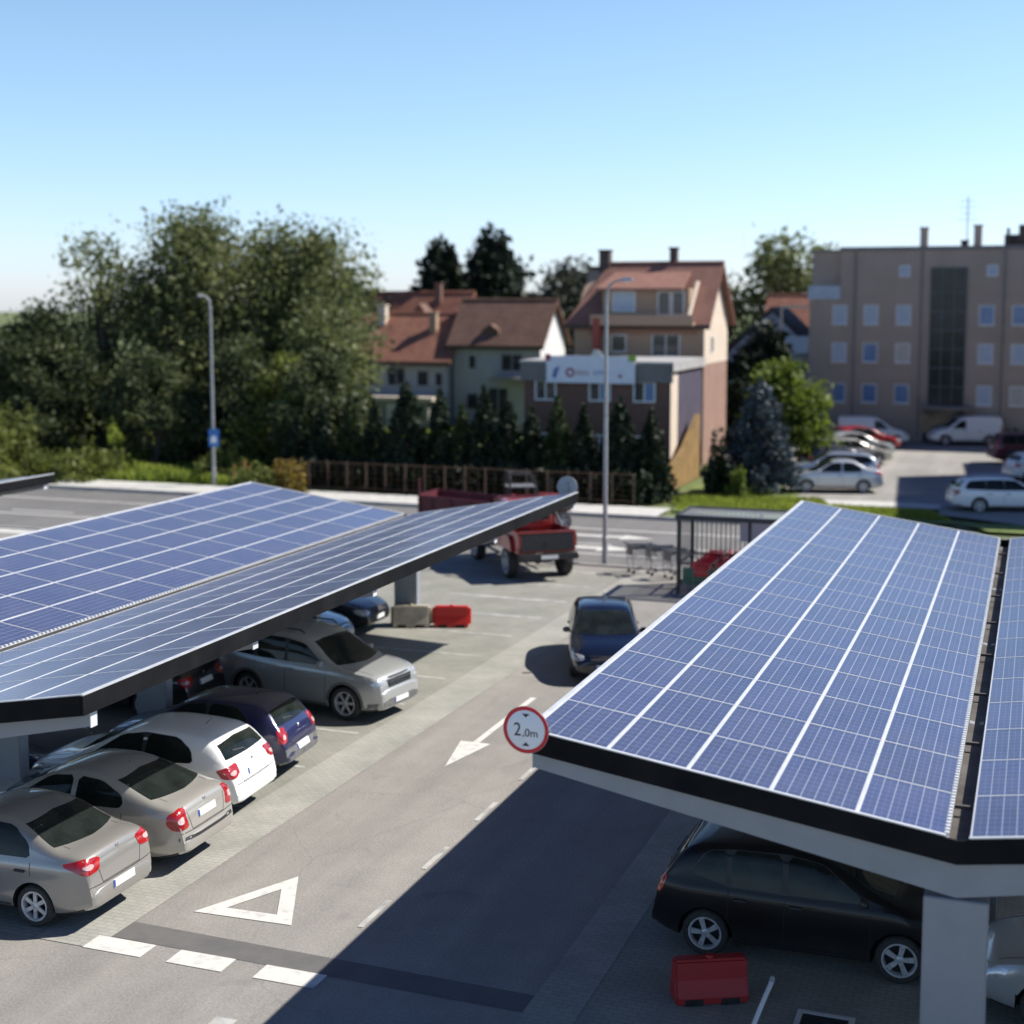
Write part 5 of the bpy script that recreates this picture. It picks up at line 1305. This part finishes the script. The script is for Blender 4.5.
m_ = thing_uv('roof_antenna', 'thin lattice antenna on the apartment roof between two chimneys', 'antenna', AB0+px(963), AB1+4)
b = MB(); b.tube([(0, 0, 12.3), (0, 0, 15.9)], .04, 6)
for z, w in ((15.6, .5), (15.2, .6), (14.8, .45), (14.4, .7)): b.tube([(-w, 0, z), (w, 0, z)], .02, 4)
b.build('mast', M_GALV, m_)
# neighbouring block right of the frame; it throws the blue shade on the car park
t = thing('apartment_building', 'apartment block beyond the right edge that shades the car park', 'apartment building', (28.7, 60.4, 0), R(-15.5))
b = MB(); b.box(0, 14, 0, 17.5, 0, 14.2); b.box(3.4, 14, 17.502, 25, 0, 14.2); b.build('wall', w_mauve, t)
for z in (1.4, 4.3, 7.2, 10.1):
    for x in (2, 5, 8, 11): window(t, x, 0, z, 1.2, 1.3, 'f', w_frame, w_shut, .07, .04, 0)

# ------------------------------------------------------------------ fence along the pavement
t = thing_uv('fence', 'long low wire fence with brown posts in front of the conifer row', 'fence', -33.6, 61.3)
rust = mat('rusty_brown_post', (.06, .036, .025), .8, col2=(.04, .028, .02), scale=5)
wirem = mat('brown_fence_rail', (.10, .055, .03), .7, col2=(.14, .08, .045), scale=5)
for i in range(18):
    b = MB(); th = .05 if i % 3 == 0 else .022; b.box(i-.0-th, i+th, -.04, .04, 0, 1.5); b.build('post', rust, t)
b = MB()
for z in (.25, 1.42): b.box(-.05, 17.1, -.07, -.045, z, z+.035)
for k in range(42): b.box(k*.4+.09, k*.4+.096, -.06, -.054, .25, 1.42)
for k in range(4): b.box(0, 17, -.067, -.061, .5+k*.25, .506+k*.25)
b.build('wire_mesh', wirem, t)
t = thing_uv('wooden_fence', 'short orange brown timber fence by the autumn bush at left', 'fence', -36.6, 61.2)
for i in (0, 2, 3, 6, 9):
    b = MB(); b.box(i*.28-.05, i*.28+.05, -.02, .02, 0, 1.1+.15*(i % 3)); b.build('board', mat('orange_timber', (.42, .19, .06), .75, col2=(.33, .14, .045), scale=4), t)
b = MB(); b.box(-.1, 2.7, .022, .06, .4, .48); b.build('rail', MATS['orange_timber'], t)

# ------------------------------------------------------------------ vegetation
f_dark = foliage_mat('foliage_dark', (.032, .043, .020), (.092, .110, .046), (.19, .20, .10), trans=.28)
f_olive = foliage_mat('foliage_olive', (.070, .084, .036), (.175, .195, .080), (.30, .30, .15), trans=.32)
f_sun = foliage_mat('foliage_light', (.07, .09, .025), (.17, .19, .05), (.27, .28, .09), trans=.35)
f_grass = foliage_mat('grass_blades', (.13, .17, .035), (.29, .34, .07), (.44, .43, .15), trans=.4)
f_bright = foliage_mat('foliage_bright', (.06, .09, .016), (.17, .21, .045), (.27, .31, .08), trans=.35)
f_con = foliage_mat('conifer_dark', (.006, .012, .008), (.018, .03, .015), (.03, .045, .02), trans=.08)
f_cyp = foliage_mat('young_conifer', (.010, .020, .010), (.028, .042, .020), (.05, .065, .028), trans=.1)
f_blue = foliage_mat('blue_spruce', (.030, .045, .055), (.075, .10, .115), (.13, .155, .16), trans=.1)
f_aut = foliage_mat('autumn_leaves', (.09, .085, .02), (.28, .19, .05), (.24, .25, .06), trans=.35)
f_grey = foliage_mat('foliage_greyish', (.05, .055, .04), (.10, .105, .075), (.16, .16, .12), trans=.25)
bark = mat('bark', (.055, .042, .032), .9, col2=(.09, .072, .055), scale=6, bump=.4, bscale=12)
def leaves(P, size, rng, flat=.0):
    """P (n,3) leaf centres; returns verts, faces of small bent quads"""
    n = len(P)
    d1 = rng.normal(size=(n, 3)); d1[:, 2] *= (1-flat); d1 /= np.linalg.norm(d1, axis=1)[:, None]
    d2 = rng.normal(size=(n, 3)); d2 -= (d2*d1).sum(1)[:, None]*d1; d2 /= np.linalg.norm(d2, axis=1)[:, None]
    s = size*(.4+1.5*rng.rand(n)**2)[:, None]
    a = P+d1*s; b = P+d2*s*.55; c = P-d1*s; d = P-d2*s*.55
    V = np.stack([a, b, c, d], 1).reshape(-1, 3)
    F = np.arange(4*n).reshape(n, 4)
    return V, F
def npmesh(name, V, F, m):
    me = bpy.data.meshes.new(name)
    me.vertices.add(len(V)); me.vertices.foreach_set('co', V.astype(np.float32).ravel())
    me.loops.add(F.size); me.loops.foreach_set('vertex_index', F.astype(np.int32).ravel())
    me.polygons.add(len(F)); me.polygons.foreach_set('loop_start', np.arange(0, F.size, 4, dtype=np.int32)); me.polygons.foreach_set('loop_total', np.full(len(F), 4, dtype=np.int32))
    me.materials.append(m); me.update(calc_edges=True); me.validate()
    return me
def broadleaf(name, label, cat, x, y, h, rw, nclump, leaf, m, seed, base=.25, group=None, per=130, z0=0, sparse=1.0, squash=1.0):
    rng = np.random.RandomState(seed); rr = random.Random(seed)
    t = thing(name, label, cat, (x, y, z0), 0, group)
    tr = MB(); th = h*.62
    tp = [(0, 0, -.1), (rr.uniform(-.2, .2), 0, th*.3), (rr.uniform(-.4, .4), rr.uniform(-.3, .3), th*.65), (rr.uniform(-.5, .5), rr.uniform(-.4, .4), th)]
    r0 = .022*h+.05
    tr.tube(tp, [r0*1.25, r0, r0*.7, r0*.35], 9)
    C = []
    for k in range(nclump):
        f = rr.random()
        zz = h*(base+(1-base)*(k+.5)/nclump)
        t_ = (zz/h-base)/(1-base)
        prof = math.sin(math.pi*min(1, (t_*.86+.14)))**.6
        rad = rw*prof*(.35+.65*math.sqrt(rr.random()))
        a = rr.random()*2*math.pi
        c = np.array([rad*math.cos(a), rad*math.sin(a)*.85, zz-h*.04])
        cr = h*.085*(.7+.7*rr.random())*squash
        C.append((c, cr))
        s = Vector(tp[1])*(1-f)+Vector(tp[3])*f if False else Vector(tp[2 if rr.random() < .6 else 1])
        mid = (s+Vector(c))/2+Vector((0, 0, -.08*h*rr.random()))
        tr.tube([s, mid, Vector(c), Vector(c)+Vector((c[0]*.12, c[1]*.12, h*.05))], [r0*.38, r0*.24, r0*.10, .01], 5)
    tr.build('trunk', bark, t, True)
    pts = []
    for c, cr in C:
        n = int(per*sparse*(.6+.8*rng.rand()))
        d = rng.normal(size=(n, 3)); d /= np.linalg.norm(d, axis=1)[:, None]
        r = cr*(.45+.75*rng.rand(n))[:, None]
        # lumpy sub-clumps inside the clump
        q = c+d*r*np.array([1.25, 1.25, .85])
        k = rng.randint(0, 7, n); sub = rng.normal(size=(7, 3))*cr*.55
        q += sub[k]
        pts.append(q)
    V, F = leaves(np.concatenate(pts), leaf, rng)
    link('crown', npmesh('crown', V, F, m), t)
    return t
def conifer(name, label, x, y, h, r, m, seed, n=3500, leaf=.13, group=None, low=.04, cat='tree', pw=.85, layered=0):
    rng = np.random.RandomState(seed)
    t = thing(name, label, cat, (x, y, 0), 0, group)
    tr = MB(); tr.tube([(0, 0, -.1), (0, 0, h*.5), (0, 0, h*.96)], [.03*h*.6, .014*h, .005], 8); tr.build('trunk', bark, t, True)
    z = low+(1-low)*(1-np.sqrt(rng.rand(n)))
    ang = rng.rand(n)*2*math.pi
    lob = 1+.22*np.sin(ang*5+z*9+seed)+.16*np.sin(ang*9-z*23+seed*2)
    if layered: lob *= 1+.30*np.abs(np.sin(z*layered*math.pi))-.12
    rad = r*(1-z)**pw*lob*np.clip(z*8+.6, 0, 1)
    rr_ = rad*(.35+.65*rng.rand(n)**.45)
    zz = z*h+rng.normal(size=n)*.012*h-rr_*.12
    P = np.stack([rr_*np.cos(ang), rr_*np.sin(ang), np.maximum(zz, .05)], 1)
    V, F = leaves(P, leaf, rng, .2)
    link('crown', npmesh('crown', V, F, m), t)
    return t

# big trees at left, each placed by its own ground position
bt = [
 ('tree with a sparse grey green crown at the far left behind the bank', -29.3, 85, 6.6, 4.0, 46, f_dark, 11, .8),
 ('dark rounded tree at far left, left of the pointed sparse crown', -25.8, 80, 8.3, 2.8, 42, f_dark, 12, 1.0),
 ('tree with a pointed thin crown of bare twigs left of the lamp post', -23.3, 82, 12.4, 2.6, 40, f_olive, 13, .40),
 ('tallest olive green tree standing behind the left lamp post', -18.4, 84, 13.6, 3.5, 70, f_olive, 14, .95),
 ('broad olive tree right of the left lamp post', -14.6, 86, 13.0, 3.5, 60, f_olive, 15, .9),
 ('spreading tree with a sunlit upper right crown beside the red roofed house', -11.7, 85, 12.8, 2.8, 56, f_olive, 16, .95),
]
for i, (lb, x, y, h, r, nc, m, sd, sp) in enumerate(bt):
    broadleaf('broadleaf_tree', lb, 'tree', x, y, h, r, nc, .135, m, sd, .20, 'big trees behind the bank', 430, sparse=sp)
ud = [(-30.5, 86, 7.5, 3.4, f_dark, 21, 'dark bushy tree at the left edge'), (-25.5, 78, 5.2, 2.6, f_dark, 22, 'low dark bush below the sparse grey green crown'), (-19.2, 77.5, 6.2, 2.6, f_dark, 23, 'dark bushy tree left of the lamp post'),
      (-14.6, 78, 6.8, 2.6, f_dark, 24, 'dark bushy tree right behind the lamp post'), (-11.8, 76, 6.0, 2.4, f_sun, 25, 'lighter green bushy tree right of the lamp post'), (-9.6, 74, 6.3, 2.3, f_dark, 26, 'dark tree at the left end of the conifer row'), (-10.6, 80, 8.2, 2.3, f_olive, 27, 'olive tree behind the left end of the conifer row')]
for x, y, h, r, m, sd, lb in ud:
    broadleaf('small_tree', lb, 'tree', x, y, h, r, 30, .14, m, sd, .08, 'dark undergrowth trees', 320)
# far background trees
fb = [(-1.0, 118, 12.5, 3.8, f_con, 32, 'dark tree between the two dark spruces and the white house'), (5.0, 122, 11.8, 2.8, f_grey, 33, 'greyish tree left behind the peach house'),
      (23.5, 125, 14.0, 4.2, f_olive, 34, 'round olive tree behind the left end of the apartment block'), (28.0, 130, 13.0, 4.0, f_olive, 35, 'second olive tree behind the apartment block'), (-13, 112, 10.5, 3.5, f_dark, 36, 'dark tree behind the steep red roof'),
      (17.5, 128, 10.0, 3.0, f_grey, 37, 'small greyish tree behind the pale blue house')]
for x, y, h, r, m, sd, lb in fb: broadleaf('broadleaf_tree', lb, 'tree', x, y, h, r, 48, .26, m, sd, .1, 'trees behind the houses', 170)
for x, y, h, r, sd, lb in ((-5.6, 116, 14.2, 2.9, 41, 'left of the two tall dark spruces behind the houses'), (-1.6, 118, 15.2, 3.3, 42, 'right and taller of the two tall dark spruces behind the houses')):
    conifer('spruce', lb, x, y, h, r, f_con, sd, 24000, .27, 'tall dark spruces', .02, pw=.42, layered=9)
for x, y, h, r, sd, lb in ((15.2, 92, 6.4, 2.3, 43, 'black green conifer in front of the pale blue house'), (16.2, 92.5, 7.8, 2.0, 44, 'dark conifer just left of the apartment block balconies'), (13.6, 87, 4.4, 1.8, 45, 'low dark conifer beside the ochre wall')):
    conifer('dark_conifer', lb, x, y, h, r, f_con, sd, 14000, .22, 'dark conifers by the apartment block', .02, pw=.32)
conifer('blue_spruce', 'silvery blue spruce on the grass by the car park', 11.75, 68.4, 5.4, 1.75, f_blue, 46, 7500, .12, None, .10, pw=.62, layered=6)
broadleaf('small_tree', 'bright yellow green tree between the blue spruce and the apartment block', 'tree', 14.7, 77, 5.7, 1.9, 34, .17, f_bright, 47, .12, None, 200)
# the row of young conifers behind the fence
proto = {}
rs = random.Random(5)
ex = [296, 322, 350, 374, 406, 440, 462, 484, 508, 532, 558, 584, 620, 652]
hs = [3.4, 4.2, 4.7, 4.4, 5.3, 5.0, 4.3, 5.2, 4.5, 4.3, 4.8, 4.4, 4.7, 4.3]
ordn = ['first', 'second', 'third', 'fourth', 'fifth', 'sixth', 'seventh', 'eighth', 'ninth', 'tenth', 'eleventh', 'twelfth', 'thirteenth', 'fourteenth']
for i, (xx, hh) in enumerate(zip(ex, hs)):
    k_ = (xx-512)/1450; D = 63.6/(AX.y+AX.x*k_); X = k_*D
    k = i % 4
    if k not in proto:
        o = proto[k] = conifer('young_conifer', '', X, D, hh, 1.0, f_cyp if k != 2 else foliage_mat('young_conifer_light', (.02, .035, .012), (.055, .075, .025), (.10, .12, .04), trans=.15), 60+k, 4200, .10, 'row of young conifers behind the fence', .03, pw=.85)
        o['h0'] = hh; del o['h0']; proto[(k, 'h')] = hh
    else: o = dup_tree(proto[k])
    s = hh/proto[(k, 'h')]; o.location = (X, D, 0); o.scale = (s*rs.uniform(.95, 1.15), s*rs.uniform(.95, 1.15), s); o.rotation_euler = (0, 0, rs.random()*6)
    o['label'] = '%s young conifer from the left in the row behind the fence' % ordn[i]
hd = thing('hedge', 'low dark hedge at the foot of the young conifers', 'hedge', W(-33.8, 62.3), -AZ)
rng = np.random.RandomState(3); n = 9000
P = np.stack([rng.rand(n)*17.5, rng.normal(size=n)*.30, 1.25*rng.rand(n)**.8*(1+.25*np.sin(rng.rand(n)*40))], 1)
V, F = leaves(P, .10, rng); link('leaves', npmesh('leaves', V, F, f_con), hd)
# bushes
def bush(label, x, y, w, h, m, seed, n=1600, leaf=.10, name='bush', d=None, group=None):
    rng = np.random.RandomState(seed); t = thing(name, label, 'bush', (x, y, 0), 0, group)
    d_ = rng.normal(size=(n, 3)); d_ /= np.linalg.norm(d_, axis=1)[:, None]; d_[:, 2] = np.abs(d_[:, 2])
    lob = 1+.25*np.sin(np.arctan2(d_[:, 1], d_[:, 0])*4+seed)+.18*np.sin(d_[:, 2]*9+seed)
    P = d_*(.45+.55*rng.rand(n)**.5)[:, None]*lob[:, None]*np.array([w/2, (d or w)/2, h])
    V, F = leaves(P, leaf, rng); link('leaves', npmesh('leaves', V, F, m), t)
    b = MB()
    for k in range(4): a = k*1.6+seed; b.tube([(0, 0, 0), (.2*w*math.cos(a), .2*w*math.sin(a), h*.6)], [.03, .01], 5)
    b.build('stems', bark, t, True)
    return t
bush('orange and yellow autumn bush at the left end of the wire fence', -10.2, 66.0, 1.5, 1.8, f_aut, 71)
bush('green bush left of the autumn bush', -11.9, 66.6, 2.4, 1.5, f_sun, 72, 2200)
bush('yellow green bush behind the left lamp post foot', -14.5, 72.5, 3.0, 1.7, f_sun, 73, 2400)
bush('tall green bush at the right end of the wire fence', 9.6, 67.2, 1.3, 2.4, f_cyp, 74, 2200)
bush('low green bush beside the ochre wall', 10.4, 66.4, 1.1, 1.1, f_bright, 75, 1200)
bush('bright green bush at the left edge on the bank', -26.5, 74.0, 4.5, 3.2, f_sun, 76, 5200, .14)
bush('green bush below the sparse crown on the bank', -22.0, 73.5, 4.6, 1.5, f_sun, 77, 3200, .12)
bush('dark shrub at the left of the silver saloon', 12.6, 70.8, 1.6, 1.3, f_dark, 78, 1300)
bush('dark green shrub beside the apartment entrance', 31.0, 92.5, 3.0, 1.9, f_con, 79, 1800)
# tall grass on the bank: nobody could count it
rng = np.random.RandomState(9); n = 42000
u = -34-60*rng.rand(n)**1.1; v = 61.2+30*rng.rand(n)**1.3
pat = .5+.5*np.sin(u*.7+np.sin(v*.9)*2)*np.sin(v*.8+1.3); hgt = .25+.5*pat+.15*rng.rand(n)
X = PR.x*u+AX.x*v; Y = PR.y*u+AX.y*v
a = rng.rand(n)*6.28; wd = .05+.05*rng.rand(n); lx = rng.normal(size=n)*.12; ly = rng.normal(size=n)*.12
V = np.stack([np.stack([X-np.cos(a)*wd, Y-np.sin(a)*wd, 0*X+.05], 1), np.stack([X+np.cos(a)*wd, Y+np.sin(a)*wd, 0*X+.05], 1),
              np.stack([X+lx+np.cos(a)*wd*.3, Y+ly+np.sin(a)*wd*.3, hgt], 1), np.stack([X+lx-np.cos(a)*wd*.3, Y+ly-np.sin(a)*wd*.3, hgt], 1)], 1).reshape(-1, 3)
g_ = link('tall_grass', npmesh('tall_grass', V, np.arange(4*n).reshape(n, 4), f_grass)); tag(g_, 'tall uneven green grass and weeds covering the bank at left', 'grass', kind='stuff')
n = 16000
tri_pts = []
rng = np.random.RandomState(10)
u = rng.rand(n)*7-17.0+.0; v = 60.9+8*rng.rand(n)
X = 7.2+11*rng.rand(n); Y = 58.3+9.5*rng.rand(n)
ok = ((Y > 62.3-(X-7)*.33) & (Y < 66.6-(X-9)*.22) & (X < 14)) | ((X > 12) & (Y < 63.9-(X-13)*.45) & (Y > 61.3-(X-13)*.5) & (X < 18)) 
X = X[ok]; Y = Y[ok]; n = len(X)
a = rng.rand(n)*6.28; wd = .03+.03*rng.rand(n); hgt = .14+.10*rng.rand(n); lx = rng.normal(size=n)*.05
V = np.stack([np.stack([X-np.cos(a)*wd, Y-np.sin(a)*wd, 0*X+.04], 1), np.stack([X+np.cos(a)*wd, Y+np.sin(a)*wd, 0*X+.04], 1),
              np.stack([X+lx, Y+lx, hgt], 1), np.stack([X+lx-.01, Y+lx, hgt], 1)], 1).reshape(-1, 3)
g_ = link('lawn_grass', npmesh('lawn_grass', V, np.arange(4*n).reshape(n, 4), f_grass)); tag(g_, 'short mown grass on the strip in front of the car park', 'grass', kind='stuff')

# ------------------------------------------------------------------ far parked cars
GC = 'cars in the car park before the apartment block'
def far(kind, x, y, hd_, lb, pm): make_car(kind, 0, 0, hd_, lb, pm, world=(x, y, .045), group=GC)
far('sedan', 15.35, 68.6, 175, 'silver saloon nearest in the left row of the car park', p_lsil)
far('wagon', 16.1, 72.4, 172, 'pale blue silver estate right behind the silver saloon', paint('ice_blue', (.40, .47, .56), .5, .32))
far('hatch', 17.3, 76.3, 12, 'dark hatchback third in the left row of the car park', p_dark)
far('wagon', 18.7, 80.2, 12, 'beige estate fourth in the left row of the car park', p_beige2)
far('hatch', 20.0, 84.0, 10, 'grey hatchback behind the beige estate in the car park', p_silver)
far('hatch', 21.4, 87.8, 8, 'red hatchback at the back of the left row in the car park', p_red)
far('van', 22.7, 91.2, -8, 'white van at the back of the left row by the apartment wall', p_white)
far('wagon', 21.25, 62.1, -3, 'white estate in the shade at the right edge of the car park', p_white)
far('hatch', 27.0, 72.5, 5, 'white hatchback cut by the right edge behind the white estate', p_white)
far('suv', 29.0, 80.5, -4, 'dark maroon off-road car at the right edge of the car park', p_maroon)
far('van', 28.6, 91.3, 176, 'white delivery van parked before the apartment entrance', p_white)

# ------------------------------------------------------------------ light, sky, camera
w = bpy.data.worlds.new('World'); scene.world = w; w.use_nodes = True
nt = w.node_tree; bg = nt.nodes['Background']
sky = nt.nodes.new('ShaderNodeTexSky'); sky.sky_type = 'NISHITA'; sky.sun_disc = False
SUN = Vector((.93, .20, .98)).normalized()
el = math.asin(SUN.z); sky.sun_elevation = el
sky.sun_rotation = math.atan2(SUN.x, SUN.y)
sky.air_density = 1.0; sky.dust_density = .3; sky.ozone_density = 1.7; sky.altitude = 100
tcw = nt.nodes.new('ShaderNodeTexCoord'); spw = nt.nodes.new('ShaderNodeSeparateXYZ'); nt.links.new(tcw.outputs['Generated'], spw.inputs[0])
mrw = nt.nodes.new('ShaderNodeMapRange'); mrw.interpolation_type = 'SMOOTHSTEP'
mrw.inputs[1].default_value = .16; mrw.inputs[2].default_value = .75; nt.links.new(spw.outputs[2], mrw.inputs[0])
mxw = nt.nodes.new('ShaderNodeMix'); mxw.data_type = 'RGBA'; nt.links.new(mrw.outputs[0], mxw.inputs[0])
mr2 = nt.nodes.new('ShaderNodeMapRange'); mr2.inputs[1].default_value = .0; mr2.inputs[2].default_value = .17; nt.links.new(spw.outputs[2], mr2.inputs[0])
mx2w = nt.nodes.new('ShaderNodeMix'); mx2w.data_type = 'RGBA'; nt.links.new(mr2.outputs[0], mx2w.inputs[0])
mx2w.inputs[6].default_value = (.92, 1.05, 1.52, 1); mx2w.inputs[7].default_value = (.98, 1.10, 1.20, 1); nt.links.new(mx2w.outputs[2], mxw.inputs[6]); mxw.inputs[7].default_value = (.17, .26, .52, 1)     # sky tint darkened overhead, out of view, to deepen the shade below
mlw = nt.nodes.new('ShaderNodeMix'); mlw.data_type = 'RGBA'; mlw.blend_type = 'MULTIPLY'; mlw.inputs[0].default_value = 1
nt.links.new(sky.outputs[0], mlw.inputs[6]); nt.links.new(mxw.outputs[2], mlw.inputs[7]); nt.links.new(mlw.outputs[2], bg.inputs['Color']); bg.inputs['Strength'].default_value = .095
sl = bpy.data.lights.new('sun', 'SUN'); sl.energy = 5.0; sl.angle = R(.53); sl.color = (1, .955, .88)
so = bpy.data.objects.new('sun', sl); COL.objects.link(so); so.rotation_euler = SUN.to_track_quat('Z', 'Y').to_euler(); so.location = (60, 20, 60)
cam = bpy.data.cameras.new('camera'); co = bpy.data.objects.new('camera', cam); COL.objects.link(co); scene.camera = co
co.location = (0, 0, H); co.rotation_euler = (math.pi/2-PITCH, 0, 0)
cam.sensor_width = 36; cam.sensor_fit = 'HORIZONTAL'; cam.lens = FPX/1024*36
cam.shift_y = (CY-512)/1024; cam.clip_end = 4000; cam.clip_start = .1
cam.dof.use_dof = True; cam.dof.focus_distance = 22; cam.dof.aperture_fstop = cam.lens/1000/.10
scene.view_settings.view_transform = 'Standard'; scene.view_settings.look = 'None'; scene.view_settings.gamma = 1
scene.view_settings.exposure = .6
scene.render.resolution_x = 1024; scene.render.resolution_y = 1024
